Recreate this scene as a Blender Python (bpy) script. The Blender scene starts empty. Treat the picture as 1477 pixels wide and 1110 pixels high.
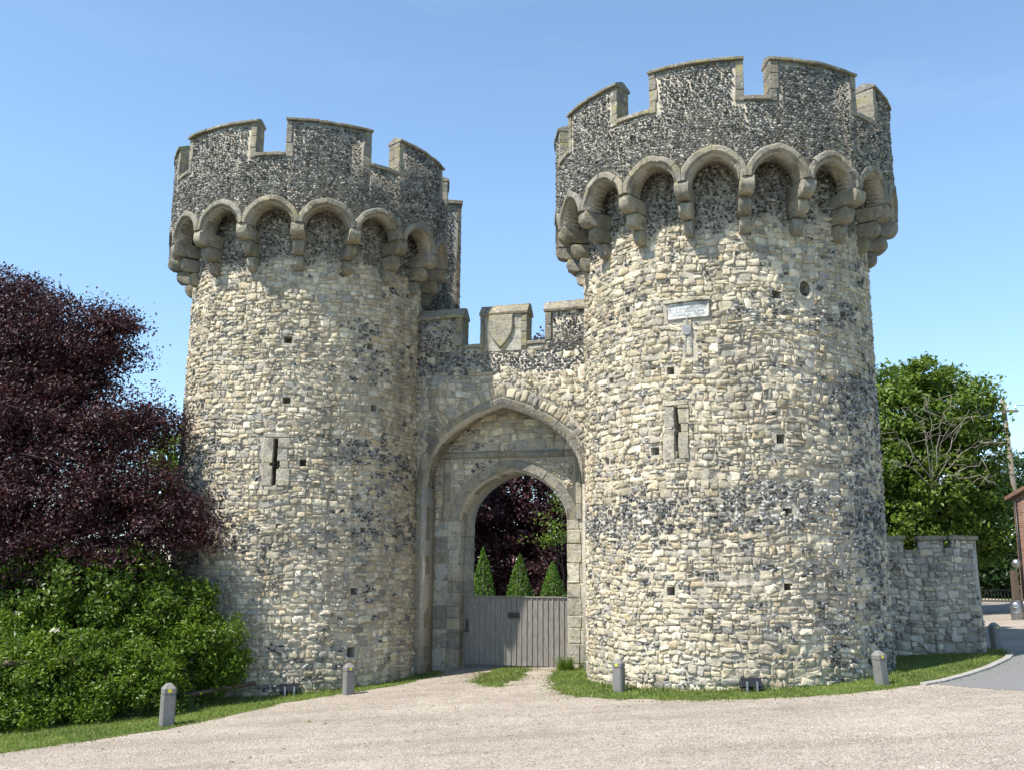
import bpy, bmesh, math
import numpy as np
from mathutils import Vector

scene = bpy.context.scene
COL = scene.collection
R2 = math.radians
PI = math.pi
rng = np.random.default_rng(11)

# ------------------------------------------------------------------ tagging
def tag(o, label=None, cat=None, group=None, kind=None):
    if label: o['label'] = label
    if cat: o['category'] = cat
    if group: o['group'] = group
    if kind: o['kind'] = kind
    return o

def empty(name, loc, label=None, cat=None, group=None, rz=0):
    o = bpy.data.objects.new(name, None)
    o.empty_display_size = .3
    o.location = loc
    o.rotation_euler = (0, 0, rz)
    COL.objects.link(o)
    return tag(o, label, cat, group)

def copy_tree(o, parent=None):
    c = o.copy()
    COL.objects.link(c)
    c.parent = parent
    for ch in list(o.children):
        copy_tree(ch, c)
    return c

# ------------------------------------------------------------------ mesh accumulator
class Acc:
    def __init__(s):
        s.v = []; s.f = []; s.c = []; s.n = 0
    def add(s, V, faces, col=None):
        """V (n,3); faces list of int arrays (m,k); col (4,) or (n,4)"""
        V = np.asarray(V, float).reshape(-1, 3)
        for f in faces:
            f = np.asarray(f, dtype=np.int64)
            if f.size: s.f.append(f + s.n)
        if col is None: col = (.4, .36, .29, .9)
        c = np.empty((len(V), 4)); c[:] = col
        s.v.append(V); s.c.append(c); s.n += len(V)
    def build(s, name, mat, parent=None, smooth=True, sharp=None, recalc=False, bevel=0):
        V = np.concatenate(s.v); C = np.concatenate(s.c)
        off = np.zeros(3)
        if parent is not None:
            p = parent
            while p is not None:
                off += np.array(p.location[:]); p = p.parent
        V = V - off
        me = bpy.data.meshes.new(name)
        tot = np.concatenate([np.full(len(f), f.shape[1]) for f in s.f])
        loops = np.concatenate([f.ravel() for f in s.f])
        me.vertices.add(len(V)); me.vertices.foreach_set('co', V.ravel())
        me.loops.add(len(loops)); me.loops.foreach_set('vertex_index', loops.astype(np.int32))
        me.polygons.add(len(tot))
        st = np.concatenate([[0], np.cumsum(tot)[:-1]])
        me.polygons.foreach_set('loop_start', st.astype(np.int32))
        me.polygons.foreach_set('loop_total', tot.astype(np.int32))
        me.update(calc_edges=True)
        if recalc:
            bm = bmesh.new(); bm.from_mesh(me)
            bmesh.ops.recalc_face_normals(bm, faces=bm.faces)
            bm.to_mesh(me); bm.free()
        a = me.color_attributes.new('col', 'FLOAT_COLOR', 'POINT')
        a.data.foreach_set('color', C.ravel())
        me.polygons.foreach_set('use_smooth', np.full(len(tot), smooth))
        if smooth and sharp: me.set_sharp_from_angle(angle=R2(sharp))
        me.materials.append(mat)
        o = bpy.data.objects.new(name, me)
        COL.objects.link(o)
        if parent is not None: o.parent = parent
        if bevel:
            b = o.modifiers.new('bevel', 'BEVEL'); b.width = bevel; b.segments = 2
            b.limit_method = 'ANGLE'; b.angle_limit = R2(35)
        return o

# ------------------------------------------------------------------ cheap smooth noise
_nr = np.random.default_rng(5)
_ND = _nr.normal(size=(9, 3)); _ND /= np.linalg.norm(_ND, axis=1)[:, None]
_NP = _nr.uniform(0, 6.28, 9); _NS = _nr.uniform(.6, 1.7, 9)
def vn(P, scale, seed=0):
    P = np.asarray(P)
    a = 0
    for i in range(9):
        d = np.roll(_ND[i], seed % 3) * (1 if (seed + i) % 2 else -1)
        a = a + np.sin((P @ d) * scale * _NS[i] * 6.28 + _NP[i] + seed * 1.7 * (i + 1))
    return a / 4.5

def n2(u, z, scale, seed=0):
    return vn(np.stack([u, z, np.zeros_like(u)], -1), scale, seed)

# ------------------------------------------------------------------ mappings (u along the wall, z up, d outward)
def cylM(c, Rref):
    def M(u, z, d):
        ph = u / Rref
        return np.stack([c[0] + d * np.sin(ph), c[1] - d * np.cos(ph), z + 0 * u], -1)
    return M
def planeM(p0, t, n):
    def M(u, z, d):
        return np.stack([p0[0] + t[0] * u + n[0] * d, p0[1] + t[1] * u + n[1] * d, z + 0 * u], -1)
    return M

# ------------------------------------------------------------------ masonry
LIME = np.array([[.50, .455, .36], [.56, .52, .425], [.44, .405, .325], [.37, .35, .305], [.46, .405, .30],
                 [.60, .565, .48], [.31, .305, .29], [.41, .355, .25]])
LIMEW = np.array([.24, .18, .17, .14, .06, .09, .08, .04])
FLNT = np.array([[.045, .045, .048], [.085, .085, .088], [.155, .153, .150], [.26, .262, .26], [.50, .495, .46], [.17, .135, .09]])
FLNW = np.array([.16, .18, .22, .19, .18, .07])

def layout(u0, u1, z0, z1, rg, hr=(.088, .195), wr=(.10, .36)):
    out = []
    z = z0
    while z < z1:
        H = rg.uniform(*hr); u = u0 - rg.uniform(0, .2)
        while u < u1:
            w = rg.uniform(*wr) * (.6 + .4 * H / hr[1]) ; p = rg.random()
            if p < .47 or H < .13:
                out.append((u, u + w, z, z + H))
            elif p < .80:
                k = rg.uniform(.34, .66)
                out.append((u, u + w, z, z + k * H))
                if w > .25 and rg.random() < .6:
                    q = rg.uniform(.35, .65)
                    out.append((u, u + q * w, z + k * H, z + H)); out.append((u + q * w, u + w, z + k * H, z + H))
                else:
                    out.append((u, u + w, z + k * H, z + H))
            else:
                q = rg.uniform(.4, .7); k = rg.uniform(.4, .6)
                out.append((u, u + q * w, z, z + H))
                out.append((u + q * w, u + w, z, z + k * H)); out.append((u + q * w, u + w, z + k * H, z + H))
            u += w
        z += H
    return np.array(out)

def flayout(u0, u1, z0, z1, rg, h=.075, w=.10):
    nr = max(1, int(round((z1 - z0) / h))); nc = max(1, int(round((u1 - u0) / w)))
    zz = np.linspace(z0, z1, nr + 1); out = []
    for i in range(nr):
        cu = np.sort(np.linspace(u0, u1, nc + 1) + rg.uniform(-.42, .42, nc + 1) * w * .8 + (i % 2) * w * .5)
        out.append(np.stack([cu[:-1], cu[1:], np.full(nc, zz[i]), np.full(nc, zz[i + 1])], 1))
    return np.concatenate(out)

def refine(r, keep, mins=.055):
    """split stones that run into openings until they fit round them"""
    acc = []
    for lev in range(5):
        if not len(r): break
        ok = np.zeros(len(r), int)
        for a in (0.03, .5, .97):
            for b in (0.03, .5, .97):
                ok += keep(r[:, 0] * (1 - a) + r[:, 1] * a, r[:, 2] * (1 - b) + r[:, 3] * b)
        acc.append(r[ok == 9])
        r = r[(ok > 0) & (ok < 9)]
        w = r[:, 1] - r[:, 0]; h = r[:, 3] - r[:, 2]
        r = r[np.maximum(w, h) > mins * 1.6]
        w = r[:, 1] - r[:, 0]; h = r[:, 3] - r[:, 2]
        A = r.copy(); B = r.copy(); hor = w >= h
        A[hor, 1] = B[hor, 0] = ((r[:, 0] + r[:, 1]) / 2)[hor]
        A[~hor, 3] = B[~hor, 2] = ((r[:, 2] + r[:, 3]) / 2)[~hor]
        r = np.concatenate([A, B])
    return np.concatenate(acc) if acc else np.zeros((0, 4))

def pillows(acc, M, r, rg, h, e, col, rim=None, N=10, gap=.010, base=-.035, warp=.03, jit=.09, d0=0., tilt=.1, rot=.08, prof_in=.72, ddj=.14):
    n = len(r)
    if not n: return
    cu = (r[:, 0] + r[:, 1]) / 2; cz = (r[:, 2] + r[:, 3]) / 2
    hw = np.maximum((r[:, 1] - r[:, 0]) / 2 - gap * rg.uniform(.4, 1.3, n), .012)
    hh = np.maximum((r[:, 3] - r[:, 2]) / 2 - gap * rg.uniform(.4, 1.3, n), .012)
    th = (np.arange(N) / N * 2 * PI)[None] + rg.uniform(-.18, .18, (n, N)) + rg.uniform(0, .6, (n, 1))
    e = np.broadcast_to(np.asarray(e, float).reshape(-1, 1), (n, 1))
    c = np.cos(th); s_ = np.sin(th)
    x = np.sign(c) * np.abs(c) ** (2 / e); y = np.sign(s_) * np.abs(s_) ** (2 / e)
    j = 1 + rg.normal(0, jit, (n, N)); j = np.clip(j, .68, 1.12)
    x = x * j * hw[:, None]; y = y * j * hh[:, None]
    a = rg.normal(0, rot, n)[:, None]
    x, y = x * np.cos(a) - y * np.sin(a), x * np.sin(a) + y * np.cos(a)
    h = np.broadcast_to(h, (n,))[:, None]
    tx = rg.normal(0, tilt, (n, 1)); ty = rg.normal(0, tilt, (n, 1))
    X = []; Y = []; D = []
    for k, (sc, dp) in enumerate(((1.02, None), (.97, .66), (prof_in, 1.))):
        X.append(x * sc); Y.append(y * sc)
        D.append(np.full((n, N), base) if dp is None else h * dp * (1 + rg.normal(0, ddj, (n, N))) + tx * x * sc + ty * y * sc)
    X.append(np.zeros((n, 1))); Y.append(np.zeros((n, 1))); D.append(h * (1.0 + rg.normal(0, .14, (n, 1))))
    U = cu[:, None] + np.concatenate(X, 1); Z = cz[:, None] + np.concatenate(Y, 1); D = np.concatenate(D, 1)
    if warp:
        dU = n2(U, Z, .55, 1) * warp; dZ = n2(U, Z, .45, 2) * warp + n2(U, Z, .12, 4) * warp * 1.6
        U = U + dU; Z = Z + dZ
    V = M(U, Z, D + d0)
    K = 3 * N + 1
    i = np.arange(N); i2 = (i + 1) % N
    q = np.concatenate([np.stack([i, i2, N + i2, N + i], 1), np.stack([N + i, N + i2, 2 * N + i2, 2 * N + i], 1)])
    t = np.stack([2 * N + i, 2 * N + i2, np.full(N, 3 * N)], 1)
    o = (np.arange(n) * K)[:, None, None]
    C = np.repeat(col[:, None, :], K, 1).copy()
    if rim is not None:
        C[:, :2 * N] = rim[:, None, :]
    acc.add(V.reshape(-1, 3), [(q[None] + o).reshape(-1, 4), (t[None] + o).reshape(-1, 3)], C.reshape(-1, 4))

def lime_cols(n, rg, dull=1., pal=LIME, w=LIMEW):
    c = pal[rg.choice(len(pal), n, p=w / w.sum())] * np.array([1.21, 1.16, 1.09]) * rg.uniform(.82, 1.12, (n, 1)) * dull * np.where(rg.random((n, 1)) < .12, rg.uniform(.62, .85, (n, 1)), 1)
    c = c * rg.uniform(.985, 1.015, (n, 3))
    return np.concatenate([c, np.full((n, 1), .92)], 1)

def flint_cols(n, rg, wts=None):
    wts = FLNW if wts is None else wts
    k = rg.choice(len(FLNT), n, p=wts / wts.sum())
    c = FLNT[k] * rg.uniform(.8, 1.2, (n, 1))
    core = np.concatenate([c, np.where(k < 3, .5, .8)[:, None]], 1)
    mix = rg.uniform(0, .75, (n, 1)) * (rg.random((n, 1)) < .55)
    rim = np.concatenate([c * (1 - mix) + np.array([.46, .455, .42]) * mix, np.full((n, 1), .75)], 1)
    return core, rim

def stonework(acc, M, u0, u1, z0, z1, keep, flint, rg, hr=(.088, .195), wr=(.10, .36), prot=(.005, .036), dull=1., pal=LIME, w=LIMEW):
    """rubble with patches of flint where flint(u,z) in 0..1 says so"""
    r = refine(layout(u0, u1, z0, z1, rg, hr, wr), keep)
    f = flint((r[:, 0] + r[:, 1]) / 2, (r[:, 2] + r[:, 3]) / 2) > rg.random(len(r))
    a = r[~f] + rg.normal(0, .009, (int((~f).sum()), 4))
    pillows(acc, M, a, rg, rg.uniform(prot[0], prot[1], len(a)), rg.uniform(3., 9., len(a)), lime_cols(len(a), rg, dull, pal, w), N=12, gap=.006, jit=.12, warp=.055, prof_in=.83, tilt=.14, rot=.10, ddj=.36, base=-.03)
    fr = [flayout(*q, rg, .062, .085) for q in r[f]]
    if fr:
        b = np.concatenate(fr); b[:, :2] += rg.normal(0, .016, (len(b), 1)); b[:, 2:] += rg.normal(0, .013, (len(b), 1)); core, rim = flint_cols(len(b), rg)
        pillows(acc, M, b, rg, rg.uniform(.012, .04, len(b)), rg.uniform(2, 2.8, len(b)), core, rim, N=7, gap=.003, jit=.16, tilt=.3, rot=.4, base=-.02)

def flintwork(acc, M, u0, u1, z0, z1, keep, rg, h=.058, w=.08, wts=None):
    r = flayout(u0, u1, z0, z1, rg, h, w)
    m = keep(r[:, 0], r[:, 2]) & keep(r[:, 1], r[:, 3]) & keep((r[:, 0] + r[:, 1]) / 2, (r[:, 2] + r[:, 3]) / 2) & keep(r[:, 0], r[:, 3]) & keep(r[:, 1], r[:, 2])
    r = r[m]; core, rim = flint_cols(len(r), rg, wts)
    if wts is not None: rim = core
    r = r + (rg.normal(0, .008, (len(r), 1)))
    pillows(acc, M, r, rg, rg.uniform(.015, .05, len(r)), rg.uniform(1.9, 3, len(r)), core, rim, N=7, gap=.009, jit=.16, tilt=.35, rot=.45, warp=.05)

MORT = (.47, .43, .36, .95)
FMORT = (.36, .33, .275, .95)

def coregrid(acc, M, us, zs, d, holes=(), depth=.35, col=MORT, hcol=(.38, .355, .30, .95)):
    """wall face as a grid with real recesses where the holes are: holes (u0,u1,z0,z1)"""
    us = np.unique(np.round(np.concatenate([us] + [np.array(h[:2]) for h in holes]), 5))
    zs = np.unique(np.round(np.concatenate([zs] + [np.array(h[2:4]) for h in holes]), 5))
    U, Z = np.meshgrid(us, zs, indexing='ij')
    V = M(U, Z, np.full_like(U, d)).reshape(-1, 3)
    i, j = np.meshgrid(np.arange(len(us) - 1), np.arange(len(zs) - 1), indexing='ij')
    i = i.ravel(); j = j.ravel(); nz = len(zs)
    um = (us[i] + us[i + 1]) / 2; zm = (zs[j] + zs[j + 1]) / 2
    k = np.ones(len(i), bool)
    for h in holes: k &= ~((um > h[0]) & (um < h[1]) & (zm > h[2]) & (zm < h[3]))
    i = i[k]; j = j[k]
    acc.add(V, [np.stack([i * nz + j, (i + 1) * nz + j, (i + 1) * nz + j + 1, i * nz + j + 1], 1)], col)
    for h in holes:
        u = np.array([h[0], h[1], h[1], h[0]] * 2); z = np.array([h[2], h[2], h[3], h[3]] * 2)
        dd = h[4] if len(h) > 4 else depth
        D = np.array([d] * 4 + [d - dd] * 4)
        fs = [(0, 1, 5, 4), (1, 2, 6, 5), (2, 3, 7, 6), (3, 0, 4, 7), (4, 5, 6, 7)]
        acc.add(M(u, z, D), [np.array(fs)], hcol)

def sweep(acc, M, P, Nn, prof, col, noise=.006, seed=0):
    """carry a closed profile [(w,d)] along path P (k,2) with in-plane normals Nn; closed at both ends"""
    P = np.asarray(P, float); Nn = np.asarray(Nn, float); prof = np.asarray(prof, float)
    k, m = len(P), len(prof)
    U = P[:, None, 0] + Nn[:, None, 0] * prof[None, :, 0]
    Z = P[:, None, 1] + Nn[:, None, 1] * prof[None, :, 0]
    D = np.broadcast_to(prof[None, :, 1], (k, m)).copy()
    if noise:
        D = D + n2(U * 1.0 + D, Z, 1.6, seed) * noise
        U = U + n2(Z + D, U, 1.9, seed + 1) * noise; Z = Z + n2(U, Z + D, 1.8, seed + 2) * noise
    V = M(U, Z, D).reshape(-1, 3)
    a = np.arange(m); b = (a + 1) % m; F = []
    for i in range(k - 1):
        F.append(np.stack([i * m + a, i * m + b, (i + 1) * m + b, (i + 1) * m + a], 1))
    acc.add(V, [np.concatenate(F), a[None, ::-1], (k - 1) * m + a[None]], col)

def voussoirs(acc, M, P, Nn, prof, n, rg, pal, gap=.006, sub=4, jit=.006, noise=.006):
    """cut a path into n stones with open joints"""
    P = np.asarray(P, float); Nn = np.asarray(Nn, float)
    L = np.concatenate([[0], np.cumsum(np.linalg.norm(np.diff(P, axis=0), axis=1))])
    cuts = np.linspace(0, L[-1], n + 1); cuts[1:-1] += rg.uniform(-.12, .12, n - 1) * L[-1] / n
    for i in range(n):
        s = np.linspace(cuts[i] + gap / 2, cuts[i + 1] - gap / 2, sub + 1)
        p = np.stack([np.interp(s, L, P[:, 0]), np.interp(s, L, P[:, 1])], 1)
        q = np.stack([np.interp(s, L, Nn[:, 0]), np.interp(s, L, Nn[:, 1])], 1)
        pr = np.array(prof, float) + np.array([rg.normal(0, jit), rg.normal(0, jit)])
        sweep(acc, M, p, q, pr, ash(rg, pal), noise, int(rg.integers(50)))

ASH = np.array([[.27, .255, .22], [.31, .29, .245], [.24, .232, .21], [.33, .305, .25], [.28, .255, .20]])
PALE = np.array([[.46, .43, .36], [.51, .48, .405], [.42, .39, .33], [.39, .37, .32]])
def ash(rg, pal=ASH):
    return tuple(pal[rg.integers(len(pal))] * np.array([1.02, 1., .97]) * rg.uniform(.85, 1.1)) + (.9,)

def block(acc, M, u0, u1, z0, z1, d0, d1, col, n=2, noise=.006, seed=0):
    us = np.linspace(u0, u1, n + 1)
    sweep(acc, M, np.stack([us, np.zeros(n + 1)], 1), np.tile([0., 1.], (n + 1, 1)),
          [(z0, d0), (z0, d1), ((z0 + z1) / 2, d1), (z1, d1), (z1, d0)], col, noise, seed)

def cols_solid(acc, M, us, zb, zt, do, di, col):
    """solid made of columns: bottom curve zb at us, flat top zt per column, outer face at do, inner at di"""
    us = np.asarray(us); zb = np.asarray(zb); zt = np.asarray(zt); n = len(zt)
    u = np.stack([us[:-1], us[1:], us[1:], us[:-1]], 1); z = np.stack([zb[:-1], zb[1:], zt, zt], 1)
    u = np.concatenate([u, u], 1); z = np.concatenate([z, z], 1)
    d = np.tile(np.array([do] * 4 + [di] * 4, float), (n, 1))
    V = M(u, z, d).reshape(-1, 3); o = (np.arange(n) * 8)[:, None]
    F = [np.array(f)[None] + o for f in ((0, 1, 2, 3), (5, 4, 7, 6), (4, 5, 1, 0), (3, 2, 6, 7))]
    # cheeks only where neighbours differ in height
    ch = []
    for i in range(n):
        if i == 0 or abs(zt[i] - zt[i - 1]) > 1e-4: ch.append((i * 8 + 0, i * 8 + 3, i * 8 + 7, i * 8 + 4))
        if i == n - 1 or abs(zt[i] - zt[i + 1]) > 1e-4: ch.append((i * 8 + 1, i * 8 + 5, i * 8 + 6, i * 8 + 2))
    if ch: F.append(np.array(ch))
    acc.add(V, F, col)

def ashape(s):
    s = np.clip(np.abs(s), 0, 1)
    return np.sqrt(np.maximum(1 - s * s, 0)) * .84 + (1 - s) * .16

def tube(acc, pts, rad, col=None, n=8):
    pts = np.asarray(pts, float); k = len(pts); rad = np.broadcast_to(rad, (k,))
    V = []
    for i in range(k):
        t = pts[min(i + 1, k - 1)] - pts[max(i - 1, 0)]; t = t / (np.linalg.norm(t) + 1e-9)
        a = np.cross(t, [0.31, .17, .94] if abs(t[2]) < .9 else [1, .1, 0]); a /= np.linalg.norm(a); b = np.cross(t, a)
        th = np.arange(n) / n * 2 * PI
        V.append(pts[i] + rad[i] * (np.cos(th)[:, None] * a + np.sin(th)[:, None] * b))
    a = np.arange(n); b = (a + 1) % n
    F = np.concatenate([np.stack([i * n + a, i * n + b, (i + 1) * n + b, (i + 1) * n + a], 1) for i in range(k - 1)])
    acc.add(np.concatenate(V), [F, a[None, ::-1], (k - 1) * n + a[None]], col)

def box(acc, x0, x1, y0, y1, z0, z1, col=None):
    V = [(x, y, z) for z in (z0, z1) for x, y in ((x0, y0), (x1, y0), (x1, y1), (x0, y1))]
    acc.add(V, [np.array([(3, 2, 1, 0), (4, 5, 6, 7), (0, 1, 5, 4), (1, 2, 6, 5), (2, 3, 7, 6), (3, 0, 4, 7)])], col)

def lathe(acc, prof, c=(0, 0, 0), n=16, col=None, a0=0.):
    prof = np.asarray(prof, float); k = len(prof); th = np.arange(n) / n * 2 * PI + a0
    V = np.stack([prof[:, None, 0] * np.cos(th) + c[0], prof[:, None, 0] * np.sin(th) + c[1], np.repeat(prof[:, 1:2], n, 1) + c[2]], -1).reshape(-1, 3)
    a = np.arange(n); b = (a + 1) % n
    F = np.concatenate([np.stack([i * n + a, i * n + b, (i + 1) * n + b, (i + 1) * n + a], 1) for i in range(k - 1)])
    acc.add(V, [F, a[None, ::-1], (k - 1) * n + a[None]], col)

# ------------------------------------------------------------------ materials
def mat(name):
    m = bpy.data.materials.new(name); m.use_nodes = True
    nt = m.node_tree; nt.nodes.clear()
    out = nt.nodes.new('ShaderNodeOutputMaterial')
    return m, nt, out
def N(nt, t, **kw):
    n = nt.nodes.new(t)
    for k, v in kw.items():
        if k in n.inputs.keys(): n.inputs[k].default_value = v
        else: setattr(n, k, v)
    return n
def ramp(nt, pts):
    r = nt.nodes.new('ShaderNodeValToRGB'); e = r.color_ramp.elements
    while len(e) < len(pts): e.new(.5)
    for i, (p, c) in enumerate(pts):
        e[i].position = p; e[i].color = (*c, 1) if len(c) == 3 else c
    return r
def noise(nt, co, scale, detail=4, rough=.6):
    n = N(nt, 'ShaderNodeTexNoise', Scale=scale, Detail=detail, Roughness=rough)
    nt.links.new(co, n.inputs['Vector']); return n
def mixc(nt, fac, a, b, mode='MIX'):
    m = nt.nodes.new('ShaderNodeMix'); m.data_type = 'RGBA'; m.blend_type = mode
    for s, v in ((0, fac), (6, a), (7, b)):
        if hasattr(v, 'links') or hasattr(v, 'is_linked'): nt.links.new(v, m.inputs[s])
        else: m.inputs[s].default_value = v if s == 0 else ((*v, 1) if len(v) == 3 else v)
    return m.outputs[2]
def bump(nt, h, strength, dist):
    b = N(nt, 'ShaderNodeBump', Strength=strength, Distance=dist); nt.links.new(h, b.inputs['Height']); return b
def geo_co(nt):
    return nt.nodes.new('ShaderNodeNewGeometry').outputs['Position']

def masonry_mat(name, lichen=0., stain=.5):
    m, nt, out = mat(name)
    p = N(nt, 'ShaderNodeBsdfPrincipled'); nt.links.new(p.outputs[0], out.inputs[0])
    at = N(nt, 'ShaderNodeAttribute', attribute_name='col'); co = geo_co(nt)
    n1 = noise(nt, co, 14, 5, .65); nb = noise(nt, co, .55, 4, .6); nf = noise(nt, co, 55, 3, .7)
    v1 = ramp(nt, [(.25, (.70, .70, .70)), (.75, (1.22, 1.20, 1.16))]); nt.links.new(n1.outputs[0], v1.inputs[0])
    c = mixc(nt, 1., at.outputs['Color'], v1.outputs[0], 'MULTIPLY')
    v2 = ramp(nt, [(.34, (.60, .60, .585)), (.62, (1.12, 1.11, 1.07))]); nt.links.new(nb.outputs[0], v2.inputs[0])
    c = mixc(nt, stain, c, v2.outputs[0], 'MULTIPLY')
    c.node.clamp_result = False
    if stain: c = mixc(nt, 1., at.outputs['Color'], mixc(nt, stain, v1.outputs[0], v2.outputs[0], 'MULTIPLY'), 'MULTIPLY')
    mp = N(nt, 'ShaderNodeMapping'); mp.inputs['Scale'].default_value = (2.6, 2.6, .22); nt.links.new(co, mp.inputs[0])
    nsk = noise(nt, mp.outputs[0], 1., 5, .65); rsk = ramp(nt, [(.34, (.66, .655, .64)), (.5, (1., 1., 1.))]); nt.links.new(nsk.outputs[0], rsk.inputs[0])
    c = mixc(nt, 1., c, rsk.outputs[0], 'MULTIPLY')
    nsm = noise(nt, co, 4.5, 6, .72); rsm = ramp(nt, [(.52, (0, 0, 0)), (.66, (.5, .5, .5))]); nt.links.new(nsm.outputs[0], rsm.inputs[0])
    if not lichen: c = mixc(nt, rsm.outputs[0], c, (.40, .37, .31))
    if lichen:
        nl = noise(nt, co, 3.2, 5, .7); rl = ramp(nt, [(.52, (0, 0, 0)), (.66, (lichen,) * 3)]); nt.links.new(nl.outputs[0], rl.inputs[0])
        c = mixc(nt, rl.outputs[0], c, (.33, .285, .12))
        nl2 = noise(nt, co, 9, 3, .6); rl2 = ramp(nt, [(.60, (0, 0, 0)), (.72, (lichen * .8,) * 3)]); nt.links.new(nl2.outputs[0], rl2.inputs[0])
        c = mixc(nt, rl2.outputs[0], c, (.50, .50, .46))
        nl3 = noise(nt, co, 5, 4, .65); rl3 = ramp(nt, [(.50, (0, 0, 0)), (.68, (.72,) * 3)]); nt.links.new(nl3.outputs[0], rl3.inputs[0])
        c = mixc(nt, rl3.outputs[0], c, (.12, .115, .10))
    nt.links.new(c, p.inputs['Base Color'])
    nt.links.new(at.outputs['Alpha'], p.inputs['Roughness'])
    p.inputs['Specular IOR Level'].default_value = .35
    b1 = bump(nt, n1.outputs[0], .75, .045); b2 = bump(nt, nf.outputs[0], .5, .008)
    nt.links.new(b1.outputs[0], b2.inputs['Normal']); nt.links.new(b2.outputs[0], p.inputs['Normal'])
    return m
M_STONE = masonry_mat('rubble_masonry')
M_ASH = masonry_mat('weathered_ashlar', lichen=.55)
M_COPE = masonry_mat('lichened_coping', lichen=.95)

def simple(name, col, rough=.8, metal=0., nscale=8, var=.25, bumpd=.004, spec=.4, stretch=None):
    m, nt, out = mat(name)
    p = N(nt, 'ShaderNodeBsdfPrincipled', Roughness=rough, Metallic=metal); nt.links.new(p.outputs[0], out.inputs[0])
    p.inputs['Specular IOR Level'].default_value = spec
    co = N(nt, 'ShaderNodeTexCoord').outputs['Object']
    if stretch:
        mp = N(nt, 'ShaderNodeMapping'); mp.inputs['Scale'].default_value = stretch; nt.links.new(co, mp.inputs[0]); co = mp.outputs[0]
    n1 = noise(nt, co, nscale, 5, .65)
    r = ramp(nt, [(.3, tuple(c * (1 - var) for c in col)), (.7, tuple(c * (1 + var) for c in col))]); nt.links.new(n1.outputs[0], r.inputs[0])
    nt.links.new(r.outputs[0], p.inputs['Base Color'])
    if bumpd:
        b = bump(nt, n1.outputs[0], .5, bumpd); nt.links.new(b.outputs[0], p.inputs['Normal'])
    return m

def leaf_mat(name, cols, rough=.45, trans=.35, spec=.4):
    """leaves: each leaf has its own tint; some light passes through"""
    m, nt, out = mat(name)
    g = nt.nodes.new('ShaderNodeNewGeometry')
    k = len(cols); r = ramp(nt, [(i / max(1, k - 1), c) for i, c in enumerate(cols)])
    nt.links.new(g.outputs['Random Per Island'], r.inputs[0])
    p = N(nt, 'ShaderNodeBsdfPrincipled', Roughness=rough); p.inputs['Specular IOR Level'].default_value = spec
    t = N(nt, 'ShaderNodeBsdfTranslucent'); mx = N(nt, 'ShaderNodeMixShader', Fac=trans)
    nt.links.new(r.outputs[0], p.inputs['Base Color'])
    co = geo_co(nt); ncl = noise(nt, co, 1.1, 4, .65); rcl = ramp(nt, [(.3, (.62, .66, .7)), (.5, (1., 1., 1.)), (.7, (1.38, 1.28, 1.15))]); nt.links.new(ncl.outputs[0], rcl.inputs[0])
    lc = mixc(nt, 1., r.outputs[0], rcl.outputs[0], 'MULTIPLY'); nt.links.new(lc, p.inputs['Base Color'])
    sat = mixc(nt, 1., lc, (1.25, 1.25, .7), 'MULTIPLY'); nt.links.new(sat, t.inputs['Color'])
    nt.links.new(p.outputs[0], mx.inputs[1]); nt.links.new(t.outputs[0], mx.inputs[2]); nt.links.new(mx.outputs[0], out.inputs[0])
    return m
M_BEECH = leaf_mat('copper_beech_leaf', [(.022, .006, .009), (.052, .014, .018), (.034, .010, .014), (.085, .028, .034)], .5, .15, .35)
M_HEDGE = leaf_mat('hedge_leaf', [(.045, .092, .008), (.12, .20, .014), (.075, .14, .010), (.19, .27, .03)], .42, .35)
M_ELDER = leaf_mat('elder_leaf', [(.04, .085, .010), (.085, .15, .014), (.145, .21, .026)], .45, .35)
M_CHEST = leaf_mat('chestnut_leaf', [(.065, .12, .014), (.11, .18, .02), (.17, .235, .035)], .45, .35)
M_TOPI = leaf_mat('yew_leaf', [(.035, .095, .008), (.11, .22, .014), (.07, .155, .01)], .5, .2)
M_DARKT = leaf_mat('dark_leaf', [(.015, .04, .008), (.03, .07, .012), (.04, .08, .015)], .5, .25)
M_GRASS = leaf_mat('grass_blade', [(.085, .14, .022), (.14, .20, .035), (.25, .26, .09), (.12, .185, .03)], .55, .3)
M_BARK = simple('bark', (.10, .085, .07), .9, 0, 12, .4, .01)
M_DEAD = simple('bare_branch', (.22, .195, .155), .9, 0, 10, .3, .004)
M_WOOD = simple('weathered_oak', (.20, .182, .158), .75, 0, 6, .42, .004, stretch=(9, 9, .8))
M_POST = simple('grey_post_timber', (.185, .177, .165), .8, 0, 8, .3, .003, stretch=(8, 8, 1.2))
M_RAIL = simple('rail_timber', (.10, .072, .05), .85, 0, 8, .3, .004, stretch=(1, 8, 8))
M_BLACK = simple('black_metal', (.018, .018, .02), .45, .0, 20, .3, .001)
M_STEEL = simple('dull_steel', (.34, .345, .35), .4, 1., 12, .15, .001)
M_GALV = simple('galvanised_steel', (.40, .42, .45), .5, .9, 20, .2, .001)
M_YEL = simple('yellow_marker', (.62, .56, .05), .5, 0, 30, .1, 0)
M_POLE = simple('pole_timber', (.19, .155, .12), .9, 0, 6, .3, .004, stretch=(8, 8, .7))
M_CERAM = simple('white_ceramic', (.75, .75, .73), .25, 0, 10, .05, 0)
M_TILE = simple('roof_tile', (.17, .10, .07), .85, 0, 7, .35, .01)
M_GLASSD = simple('lamp_glass', (.04, .045, .05), .12, 0, 10, .1, 0, .6)
M_CREAM = simple('elder_flower', (.68, .66, .48), .8, 0, 30, .15, 0)
M_INK = simple('enamel_lettering', (.24, .26, .30), .5, 0, 30, .2, 0)

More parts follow.
